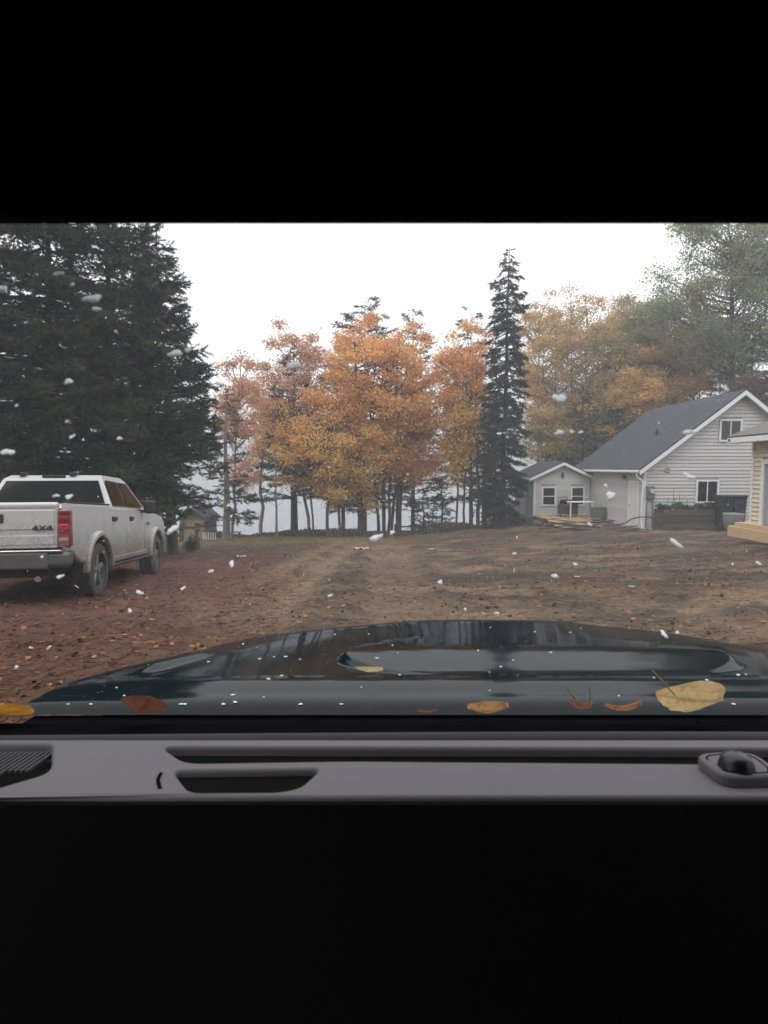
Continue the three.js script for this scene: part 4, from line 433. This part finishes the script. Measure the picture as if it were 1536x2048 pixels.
function hermite(p, z) { let i = 0; while (i < p.length - 2 && z > p[i + 1][0]) i++; const [a, b] = [p[i], p[i + 1]], m = k => { const l = p[Math.max(0, k - 1)], r = p[Math.min(p.length - 1, k + 1)]; return (r[1] - l[1]) / (r[0] - l[0]); }, h = b[0] - a[0], t = clamp((z - a[0]) / h, 0, 1), t2 = t * t, t3 = t2 * t; return (2 * t3 - 3 * t2 + 1) * a[1] + (t3 - 2 * t2 + t) * h * m(i) + (3 * t2 - 2 * t3) * b[1] + (t3 - t2) * h * m(i + 1); }
function hoodY(x, Z) {
  const u = (x - XC) / 0.94, au = Math.abs(u), e = Math.abs(x - XC - 0.03) / 0.46, inS = smooth(1.0, lerp(0.93, 0.3, smooth(1.33, 1.6, Z)), Math.sqrt(e ** 2.6 + (Math.max(0, (1.34 - Z)) / 0.2) ** 2)) * smooth(1.12, 1.2, Z), lip = smooth(1.02, 0.6, au);
  let y = lerp(hermite(prof0, Z), hermite(prof, Z), Math.max(inS, Z < 1.17 ? lip : 0) * (Z < 1.17 ? 1 : 1));
  y -= 0.088 * smooth(1.0, 2.1, Z) * au ** 2.6 + 0.12 * Math.max(0, au - 0.93) ** 1 * 6 * Math.max(0, au - 0.93);
  const rx = x - (-0.515 + 0.28 * (Z - 1.232)); y += 0.015 * Math.exp(-((rx / 0.02) ** 2)) * smooth(1.2, 1.28, Z) * smooth(1.62, 1.42, Z);
  return y;
}
{
  const teal = phy([0.0035, 0.0085, 0.0115], 0.6, { clearcoat: 0.5, clearcoatRoughness: 0.085, ior: 1.4, specularIntensity: 0 }), blackP = std([0.010, 0.010, 0.012], 0.65), pad = std([0.105, 0.098, 0.11], 0.75), rubber = phy([0.004, 0.004, 0.005], 1, { specularIntensity: 0 }), liner = phy([0.003, 0.003, 0.003], 0.95, { specularIntensity: 0.1 });
  // bonnet
  const nx = 220, nz = 200, Pp = [], U = [], I = []; for (let j = 0; j <= nz; j++) for (let i = 0; i <= nx; i++) { const Z = 0.985 + 1.285 * j / nz, hw = 0.94 - 0.10 * smooth(1.3, 2.27, Z), x = XC + hw * (2 * i / nx - 1), p = cl(x, hoodY(x, Z), Z); Pp.push(p.x, p.y, p.z); U.push(x, Z); } for (let j = 0; j < nz; j++) for (let i = 0; i < nx; i++) { const a = j * (nx + 1) + i; I.push(a, a + 1, a + nx + 1, a + 1, a + nx + 2, a + nx + 1); }
  const hg = new THREE.BufferGeometry(); hg.setAttribute('position', new THREE.Float32BufferAttribute(Pp, 3)); hg.setAttribute('uv', new THREE.Float32BufferAttribute(U, 2)); hg.setIndex(I); hg.computeVertexNormals(); obj('bonnet', hg, teal, car);
  for (const s of [-1, 1]) obj('front_wing', prism(poly([[0.85, -0.33], [1.3, -0.40], [2.05, -0.47], [2.25, -0.55], [2.25, -0.9], [2.05, -1.0], ...Array.from({ length: 9 }, (_, i) => { const a = i / 8 * Math.PI; return [1.62 + 0.36 * Math.cos(a), -0.95 + 0.36 * Math.sin(a)]; }), [0.85, -1.0]]), 0.08, 0.02).rotateY(Math.PI / 2).translate(XC + s * 0.9 - 0.04, EYE, 0), teal, car);
  obj('front_bumper', rb(1.75, 0.45, 0.2, XC, EYE - 0.78, -2.2, 0.08), teal, car); obj('engine_cover', bx(1.6, 0.4, 1.0, XC, EYE - 0.7, -1.55), blackP, car);
  for (const s of [-1, 1]) for (const Z of [1.62, -1.05]) { const w = new THREE.Group(); w.name = 'wheel'; w.position.copy(cl(XC + s * 0.82, -0.93, Z)); car.add(w); obj('tyre', new THREE.TorusGeometry(0.26, 0.07, 12, 36).rotateY(Math.PI / 2).scale(1.4, 1, 1), rubber, w); obj('rim', cyl(0.21, 0.21, 0.16, 0, 0, 0, 24).rotateZ(Math.PI / 2), std([0.3, 0.3, 0.3], 0.4, { metalness: 1 }), w); }
  // cowl and wipers
  obj('cowl', [hull([cl(-0.6, -0.332, 0.84), cl(1.24, -0.332, 0.84), cl(1.24, -0.328, 1.0), cl(-0.6, -0.328, 1.0), cl(-0.6, -0.42, 0.84), cl(1.24, -0.42, 0.84), cl(1.24, -0.42, 1.0), cl(-0.6, -0.42, 1.0)].map(p => p.toArray()), [[0, 1, 2, 3], [4, 7, 6, 5], [0, 4, 5, 1], [3, 2, 6, 7], [0, 3, 7, 4], [1, 5, 6, 2]])], rubber, car);
  for (const [a, b] of [[[-0.5, 0.90], [0.12, 0.925]], [[0.2, 0.91], [0.85, 0.93]]]) { const w = obj('wiper', bar(cl(a[0], -0.322, a[1]), cl(b[0], -0.318, b[1]), 0.007), rubber, car); obj('wiper_arm', bar(cl(a[0] + 0.3, -0.318, a[1] + 0.015), cl(b[0] + 0.1, -0.325, 0.955), 0.008), rubber, w); }
  // windscreen and cabin shell
  const gY = Z => 0.5247 - 0.9706 * Z, wsZ0 = 0.86, wsZ1 = 0.343, wq = [cl(XC - 0.92, gY(wsZ0), wsZ0), cl(XC + 0.92, gY(wsZ0), wsZ0), cl(XC + 0.66, gY(wsZ1), wsZ1), cl(XC - 0.66, gY(wsZ1), wsZ1)].map(p => p.toArray());
  const clear = phy([1, 1, 1], 0, { transmission: 1, thickness: 0, ior: 1.45, side: THREE.DoubleSide });
  obj('windscreen', hull(wq, [[0, 1, 2, 3]]), clear, car);
  for (const s of [-1, 1]) { obj('pillar', bar(cl(XC + s * 0.95, gY(wsZ0), wsZ0), cl(XC + s * 0.69, gY(wsZ1) + 0.01, wsZ1), 0.035), liner, car); obj('pillar', bar(cl(XC + s * 0.92, -0.35, -0.35), cl(XC + s * 0.7, 0.2, -0.3), 0.045), liner, car); obj('pillar', bar(cl(XC + s * 0.92, -0.3, -1.4), cl(XC + s * 0.68, 0.18, -0.95), 0.05), liner, car);
    const sq = (z0, z1, t0, t1) => hull([cl(XC + s * 0.93, -0.34, z0), cl(XC + s * 0.93, -0.34, z1), cl(XC + s * 0.69, 0.19, t1), cl(XC + s * 0.69, 0.19, t0)].map(p => p.toArray()), [[0, 1, 2, 3]]); obj('side_window', sq(0.8, -0.33, 0.33, -0.29), clear, car); obj('side_window', sq(-0.37, -1.36, -0.31, -0.93), clear, car);
    obj('door', rb(0.08, 0.75, 1.2, XC + s * 0.93, EYE - 0.72, -0.24, 0.03), teal, car); obj('rear_quarter', rb(0.08, 0.75, 1.5, XC + s * 0.93, EYE - 0.72, 1.15, 0.03), teal, car); }
  obj('roof', rb(1.42, 0.035, 1.4, XC, EYE + 0.244, 0.33, 0.016), teal, car);
  obj('headliner', [rb(1.40, 0.02, 1.34, XC, EYE + 0.214, 0.33, 0.008), bx(1.36, 0.03, 0.03, XC, EYE + 0.204, -0.343)], liner, car);
  for (const x of [-0.02, 0.66]) obj('sun_visor', rb(0.5, 0.016, 0.15, x, EYE + 0.195, -0.25, 0.007), liner, car);
  obj('back_panel', hull([cl(XC - 0.9, -0.35, -1.45), cl(XC + 0.9, -0.35, -1.45), cl(XC + 0.7, 0.2, -0.98), cl(XC - 0.7, 0.2, -0.98)].map(p => p.toArray()), [[0, 1, 2, 3]]), liner, car); obj('boot', rb(1.8, 0.7, 0.75, XC, EYE - 0.72, 1.75, 0.06), teal, car);
  obj('floor_pan', bx(1.78, 0.05, 2.7, XC, EYE - 1.05, 0.3), liner, car); obj('firewall', bx(1.78, 0.6, 0.05, XC, EYE - 0.72, -0.86), liner, car);
  // dashboard: pad with real recesses
  const sh = poly([[-0.60, 0.545], [-0.6, 0.676], [1.24, 0.676], [1.24, 0.5], [1.1, 0.5]]), Y = -0.25, X = (px, Z) => K(px, 1400)[0] * Z;
  const hole = pts => { const h = new THREE.Path(); pts.forEach((p, i) => i ? h.lineTo(...p) : h.moveTo(...p)); h.closePath(); sh.holes.push(h); };
  sh.curves.length = 0; const outline = [[-0.60, 0.538], [1.24, 0.538], [1.24, 0.679], [-0.60, 0.679]]; outline.forEach((p, i) => i ? sh.lineTo(...p) : sh.moveTo(...p)); sh.closePath();
  const D = (px, py) => { const k = K(px, py), Z = Y / k[1]; return [k[0] * Z, Z]; };
  const rounded = (pts, r) => { const out = []; const n = pts.length; for (let i = 0; i < n; i++) { const p = pts[i], a = pts[(i + n - 1) % n], b = pts[(i + 1) % n]; const ua = [a[0] - p[0], a[1] - p[1]], ub = [b[0] - p[0], b[1] - p[1]], la = Math.hypot(...ua), lb = Math.hypot(...ub), q = Math.min(r, la * 0.45, lb * 0.45); const A = [p[0] + ua[0] / la * q, p[1] + ua[1] / la * q], B = [p[0] + ub[0] / lb * q, p[1] + ub[1] / lb * q]; for (let k = 0; k <= 5; k++) { const t = k / 5; out.push([(1 - t) ** 2 * A[0] + 2 * t * (1 - t) * p[0] + t * t * B[0], (1 - t) ** 2 * A[1] + 2 * t * (1 - t) * p[1] + t * t * B[1]]); } } return out; };
  const slot = rounded([D(322, 1492), D(1700, 1496), D(1700, 1529), D(700, 1521), D(372, 1526)], 0.018), vent = rounded([D(346, 1540), D(642, 1536), D(600, 1574), D(560, 1583), D(380, 1584)], 0.012), spk = rounded([[-0.58, 0.662], D(104, 1487), D(103, 1532), D(88, 1548), D(-70, 1594), [-0.58, 0.55]], 0.012);
  for (const h of [slot, vent, spk]) hole(h);
  const padG = new THREE.ExtrudeGeometry(sh, { depth: 0.05, bevelEnabled: true, bevelThickness: 0.005, bevelSize: 0.0035, bevelOffset: -0.0035, bevelSegments: 4, curveSegments: 12 }); padG.rotateX(-Math.PI / 2).translate(0, EYE + Y - 0.055, 0);
  const grain = tex(256, (u, v) => { const a = 255 * (0.5 * vn(u * 64, v * 64) + 0.5 * vn(u * 128, v * 128)); return [a, a, a]; }, false); grain.repeat.set(30, 30); pad.bumpMap = grain; pad.bumpScale = 0.00012;
  const dash = obj('dashboard', padG, pad, car);
  obj('dash_lip', tube([cl(-0.6, Y - 0.012, 0.69), cl(0.3, Y - 0.008, 0.694), cl(1.24, Y - 0.012, 0.69)], 0.011, 30, 10), std([0.016, 0.016, 0.018], 0.8), dash);
  const floorOf = (pts, d, m, name) => obj(name, new THREE.ExtrudeGeometry(poly(pts), { depth: 0.004, bevelEnabled: false }).rotateX(-Math.PI / 2).translate(0, EYE + Y - d, 0), m, dash);
  const sl = floorOf(slot.map(p => [p[0], p[1]]), 0.03, std([0.012, 0.012, 0.014], 0.9), 'defroster_slot'); const fins = []; for (let k = 0; k < 34; k++) { const px = 370 + k * 40, [x] = D(px, 1520), Z = lerp(0.612, 0.604, k / 34); fins.push(bx(0.003, 0.012, 0.022, x, EYE + Y - 0.016, -Z - 0.012)); } for (const f of fins) obj('fin', f, blackP, sl);
  floorOf(vent, 0.034, std([0.014, 0.014, 0.016], 0.9), 'vent_pocket');
  const sg = floorOf(spk, 0.014, std([0.022, 0.02, 0.022], 0.8), 'speaker_grille'); const ribs = []; for (let k = 0; k < 40; k++) { const x = -0.575 + k * 0.0058; if (x > -0.372) break; const z1 = 0.655, z0 = x > -0.39 ? 0.605 : 0.585 - 0.03 * smooth(-0.39, -0.5, x); ribs.push(bx(0.0028, 0.006, z1 - z0, x, EYE + Y - 0.008, -(z0 + z1) / 2)); } for (const r of ribs) obj('rib', r, std([0.035, 0.032, 0.035], 0.75), sg);
  { const [a, Za] = D(308, 1560); obj('seam', tube([cl(...[D(322, 1548)[0], Y + 0.0005, D(322, 1548)[1]]), cl(a + 0.004, Y + 0.0005, Za), cl(D(320, 1578)[0], Y + 0.0005, D(320, 1578)[1])], 0.0018, 12, 5), rubber, dash); }
  { // light sensor on its almond base
    const e = rounded([D(1398, 1533), D(1440, 1528), D(1505, 1529), D(1545, 1560), D(1548, 1572), D(1450, 1574)], 0.014), sb = obj('sensor_base', new THREE.ExtrudeGeometry(poly(e), { depth: 0.006, bevelEnabled: true, bevelThickness: 0.004, bevelSize: 0.004, bevelSegments: 3 }).rotateX(-Math.PI / 2).translate(0, EYE + Y + 0.002, 0), pad, dash);
    const [x, Z] = D(1473, 1560); obj('sensor_dome', new THREE.LatheGeometry([[0.0165, 0], [0.0155, 0.006], [0.0125, 0.0125], [0.007, 0.0155], [0.001, 0.0165]].map(p => new THREE.Vector2(...p)).reverse(), 26).translate(x, EYE + Y + 0.011, -Z), phy([0.008, 0.008, 0.01], 0.28), sb); obj('seam', tube(e.filter((_, i) => i % 2 === 0).map(p => cl(lerp(p[0], x, 0.12), Y + 0.012, lerp(p[1], Z, 0.12))), 0.0009, 40, 5), rubber, sb);
  }
  obj('windscreen_trim', hull([cl(-0.62, Y - 0.012, 0.682), cl(1.26, Y - 0.012, 0.682), cl(1.26, -0.287, 0.842), cl(-0.62, -0.287, 0.842), cl(-0.62, -0.42, 0.682), cl(1.26, -0.42, 0.682), cl(1.26, -0.42, 0.842), cl(-0.62, -0.42, 0.842)].map(p => p.toArray()), [[0, 1, 2, 3], [4, 7, 6, 5], [0, 4, 5, 1], [3, 2, 6, 7], [0, 3, 7, 4], [1, 5, 6, 2]]), rubber, car);
  obj('fascia', prism(poly([[0.531, -0.2545], [0.679, -0.262], [0.679, -0.75], [0.40, -0.75], [0.44, -0.5], [0.49, -0.36]]), 1.84, 0.008).rotateY(Math.PI / 2).translate(-0.60, EYE, 0), liner, car);
}
// things lying on the car: put in the car's frame
const onCar = (o, p, e) => { o.position.copy(car.localToWorld(p.clone())); o.quaternion.copy(car.quaternion); if (e) o.quaternion.multiply(new THREE.Quaternion().setFromEuler(e)); return o; };
function leafBlade(len, wid, curl, pointy = 0.6, n = 14, m = 8, jag = 0.06) { const P = [], I = [], U = []; for (let j = 0; j <= n; j++) for (let i = 0; i <= m; i++) { const t = j / n, s = 2 * i / m - 1, w = wid / 2 * Math.sin(Math.PI * t ** pointy) ** 0.75 * (1 + jag * (hash(j, i > m / 2 ? 1 : 2) - 0.5) * 2 * Math.abs(s)) + 0.0004; P.push(s * w, curl * len * (t - 0.5) ** 2 * 0.8 + curl * wid * 0.5 * s * s + 0.02 * len * (fbm(t * 9, s * 4, 2) - 0.5), -len * t + len / 2); U.push(s * 0.5 + 0.5, t); } for (let j = 0; j < n; j++) for (let i = 0; i < m; i++) { const a = j * (m + 1) + i; I.push(a, a + 1, a + m + 1, a + 1, a + m + 2, a + m + 1); } const g = new THREE.BufferGeometry(); g.setAttribute('position', new THREE.Float32BufferAttribute(P, 3)); g.setAttribute('uv', new THREE.Float32BufferAttribute(U, 2)); g.setIndex(I); g.computeVertexNormals(); return g; }
const leafTex = (c, c2) => tex(128, (u, v) => { const vein = Math.min(Math.abs(u - 0.5) * 3, Math.abs(((v * 9 + Math.abs(u - 0.5) * 7) % 1) - 0.5) * 1.2 + 0.25), k = smooth(0, 0.35, vein) * 0.35 + 0.65, b = smooth(0.5, 0.75, fbm(u * 9, v * 11, 4)), q = [0, 1, 2].map(i => sr(lerp(c[i], c2[i], b) * k * (0.8 + 0.4 * vn(u * 60, v * 60)))); return q; });
function leafThing(x, y, Z, len, wid, e, c, c2, label, o = {}) { const t = thing('fallen_leaf', label, 'leaf', null); obj('blade', leafBlade(len, wid, o.curl ?? 0.25, o.pointy ?? 0.7), phy([1, 1, 1], 1, { map: leafTex(c, c2), side: THREE.DoubleSide, transmission: 0.55, thickness: 0 }), t); if (o.stem) obj('stem', tube([V(0, 0, len / 2), V(0.004, 0.008, len / 2 + o.stem * 0.5), V(-0.002, 0.025, len / 2 + o.stem)], 0.0013, 10, 6), std([0.36, 0.26, 0.09], 0.7), t); onCar(t, cl(x, y, Z), e); return t; }
const kx = (px, py, Z) => { const k = K(px, py); return [k[0] * Z, k[1] * Z, Z]; };
const gl = (px, py, off = 0.003) => { const [sx, sy] = K(px, py), Z = 0.5247 / (sy + 0.9706); return [sx * Z, sy * Z + off, Z + off]; };
const E = (x, y, z) => new THREE.Euler(x, y, z, 'XYZ');
leafThing(...gl(1384, 1405), 0.098, 0.082, E(-0.8, 1.75, 0), [0.72, 0.52, 0.25], [0.55, 0.36, 0.17], 'large yellow leaf with a long stalk on the windscreen foot', { curl: 0.12, pointy: 0.8 });
const stalk = (a, b, label) => { const p = cl(...gl(...a)), q = cl(...gl(...b)), m = p.clone().lerp(q, 0.5).add(V(0.002, -0.002, 0)); const o = obj('leaf_stalk', tube([p, m, q], 0.001, 16, 6), std([0.42, 0.31, 0.11], 0.7)); onCar(o, V(0, 0, 0)); tag(o, label, 'leaf stalk'); };
stalk([1352, 1396], [1306, 1346], 'long yellow stalk of the large leaf on the windscreen');
leafThing(...gl(978, 1428), 0.058, 0.032, E(-0.8, 1.5, 0), [0.55, 0.31, 0.13], [0.36, 0.15, 0.06], 'curled tan orange leaf piece by the wiper', { curl: 0.4, pointy: 0.9 });
leafThing(...gl(1250, 1427), 0.05, 0.018, E(-0.5, 1.3, 0.3), [0.42, 0.2, 0.09], [0.2, 0.07, 0.04], 'small folded brown leaf beside the large yellow leaf', { curl: 0.7 });
leafThing(...gl(855, 1431), 0.026, 0.012, E(-0.5, 1.4, 0.2), [0.3, 0.1, 0.04], [0.2, 0.06, 0.03], 'tiny red brown leaf scrap behind the wiper', { curl: 0.4 });
leafThing(...gl(1163, 1424), 0.034, 0.02, E(-0.6, 1.9, 0.3), [0.28, 0.12, 0.06], [0.15, 0.06, 0.04], 'withered leaf with two upright stalks', { curl: 0.7 });
stalk([1160, 1414], [1137, 1384], 'yellow leaf stalk leaning over the withered leaf'); stalk([1177, 1414], [1181, 1382], 'green yellow leaf stalk standing upright by the withered leaf');
leafThing(...gl(5, 1432), 0.085, 0.05, E(-0.6, 1.3, 0), [0.55, 0.26, 0.03], [0.42, 0.19, 0.03], 'bright orange leaf at the driver side windscreen corner', { curl: 0.15 });
leafThing(...gl(285, 1420), 0.062, 0.062, E(-0.7, 0.6, 0), [0.17, 0.06, 0.032], [0.11, 0.04, 0.026], 'wet reddish brown leaf flat on the glass foot', { curl: 0.1, pointy: 0.8 });
leafThing(K(738, 1337)[0] * 1.19, hoodY(K(738, 1337)[0] * 1.19, 1.19) + 0.006, 1.19, 0.06, 0.03, E(0.1, 1.35, 0), [0.5, 0.4, 0.16], [0.36, 0.25, 0.1], 'thin pale yellow leaf lying on the bonnet groove', { curl: 0.3 });
// wet snow on the glass and in the air
const snowM = phy([0.95, 0.96, 0.98], 1, { transmission: 0.5, thickness: 0 });
const lump = v => { const g = []; const n = 3 + v % 3; for (let k = 0; k < n; k++) { const s = new THREE.IcosahedronGeometry(1, 2); const a = hash(v, k) * 6.28, r = k ? 0.75 : 0; s.scale(0.55 + 0.35 * hash(k, v), 0.5 + 0.3 * hash(k + 3, v), 0.28).translate(Math.cos(a) * r, Math.sin(a) * r * 0.8, 0); g.push(s); } const m = mg(g), P = m.attributes.position; for (let i = 0; i < P.count; i++) { const x = P.getX(i), y = P.getY(i), k = 0.85 + 0.3 * fbm(x * 3 + v, y * 3, 2); P.setXYZ(i, x * k, y * k, P.getZ(i)); } m.computeVertexNormals(); return m; };
const lumps = [0, 1, 2, 3, 4, 5].map(lump);
function flake(px, py, r, k, el = 1, rot = 0) { const [sx, sy] = K(px, py), Z = 0.5247 / (sy + 0.9706), o = obj('snow_clump', lumps[k % 6], snowM), s = r * Z / F; tag(o, 'clump of wet snow sticking to the windscreen glass', 'snow', 'wet snow clumps on the windscreen'); onCar(o, cl(sx * Z, sy * Z + 0.002, Z + 0.002), new THREE.Euler(-0.77, 0, rot, 'XYZ')); o.scale.set(s, s * el, s); }
[[2, 580, 17], [180, 600, 15, 1.3], [190, 622, 9], [115, 550, 9], [142, 572, 6], [348, 712, 14], [372, 703, 10], [135, 766, 8, 1.3], [582, 735, 15, 1.2, 0.6], [770, 636, 11], [703, 738, 5], [1118, 802, 14, 1.4, -0.6], [1120, 868, 14, 0.7], [1145, 867, 5], [1162, 868, 5], [1384, 868, 14, 0.7, 0.5], [1380, 956, 13, 0.8], [1225, 997, 13, 0.8], [1212, 975, 5], [752, 1079, 14, 0.55], [1356, 1093, 14, 0.5], [14, 908, 12, 1.2, 0.6], [142, 877, 7, 0.8], [238, 880, 6], [131, 846, 5], [29, 815, 4], [341, 1064, 13, 0.8], [463, 1132, 5, 2.2, -0.2], [110, 996, 7, 0.7], [137, 998, 7, 1.3], [1112, 1155, 9, 0.8], [880, 1168, 5], [278, 1190, 8, 0.7], [660, 1195, 4], [1330, 1272, 10, 0.6], [1357, 1270, 4], [930, 1222, 4], [1152, 1132, 4], [1455, 782, 9, 0.7], [1180, 1052, 5], [1030, 1111, 4], [230, 667, 6, 0.5], [320, 690, 3], [455, 1015, 4], [420, 1146, 5], [365, 1180, 5], [258, 1225, 5], [785, 1070, 6], [80, 1118, 5], [118, 1157, 7, 0.7], [1520, 1131, 5], [995, 1230, 4], [1468, 1132, 3], [60, 1299, 5, 0.5], [96, 1298, 7, 0.4], [30, 1338, 4], [640, 660, 4], [890, 705, 4], [1010, 870, 3]].forEach((a, i) => flake(a[0], a[1], a[2] * 0.8, i, a[3] ?? 1, a[4] ?? (i * 1.3) % 3));
for (let k = 0; k < 120; k++) { const Z = rr(2.6, 9), px = rr(0, 1536) ** 1, py = rr(470, 1225), p = W(px, py, Z); if (p.y < ground(p.x, Z) + 0.15 || (py < 760 && px > 380 && px < 1340)) continue; const o = obj('snowflake', lumps[k % 6], snowM), s = rr(0.0022, 0.0055) * (Z < 4 ? 1 : 1.4); o.position.copy(p); o.scale.set(s, s * rr(0.8, 2.2), s); o.rotation.set(rnd(), rnd() * 3, rr(-0.8, 0.3)); tag(o, 'small snowflake falling through the air over the yard', 'snowflake', 'snowflakes falling in the air'); }
for (let k = 0; k < 60; k++) { const px = rr(120, 1536), py = rr(1255, 1430), k1 = K(px, py); let Z = 1; for (Z = 1.0; Z < 2; Z += 0.005) if (k1[1] * Z < hoodY(k1[0] * Z, Z)) break; if (Z >= 1.99 || k1[0] * Z < -0.58) continue; const o = obj('snow_speck', lumps[k % 6], snowM), s = rr(0.0013, 0.0036); onCar(o, cl(k1[0] * Z, hoodY(k1[0] * Z, Z) + s * 0.2, Z), new THREE.Euler(-Math.PI / 2, 0, rnd() * 6)); o.scale.setScalar(s); tag(o, 'tiny melting snow speck on the dark bonnet', 'snow', 'snow specks on the bonnet'); }
{ const D = new THREE.Object3D(), n = 3200, wd = new THREE.InstancedMesh(new THREE.SphereGeometry(1, 8, 5, 0, 6.2832, 0, Math.PI / 2), phy([0.02, 0.03, 0.035], 0.03, { clearcoat: 1 }), n); for (let k = 0; k < n; k++) { let x, Z; do { x = XC + rr(-0.9, 0.9); Z = rr(0.99, 2.05); } while (fbm(x * 5, Z * 5, 3) < 0.4); const s = 0.0006 + 0.0014 * rnd() ** 4; D.position.copy(car.localToWorld(cl(x, hoodY(x, Z) - 0.0001, Z))); D.quaternion.copy(car.quaternion); D.scale.set(s, s * 0.5, s); D.updateMatrix(); wd.setMatrixAt(k, D.matrix); } wd.name = 'water_drops'; scene.add(shade(wd)); tag(wd, 'beads of melted snow on the dark bonnet', 'water', null, 'stuff'); }
renderer.render(scene, camera);
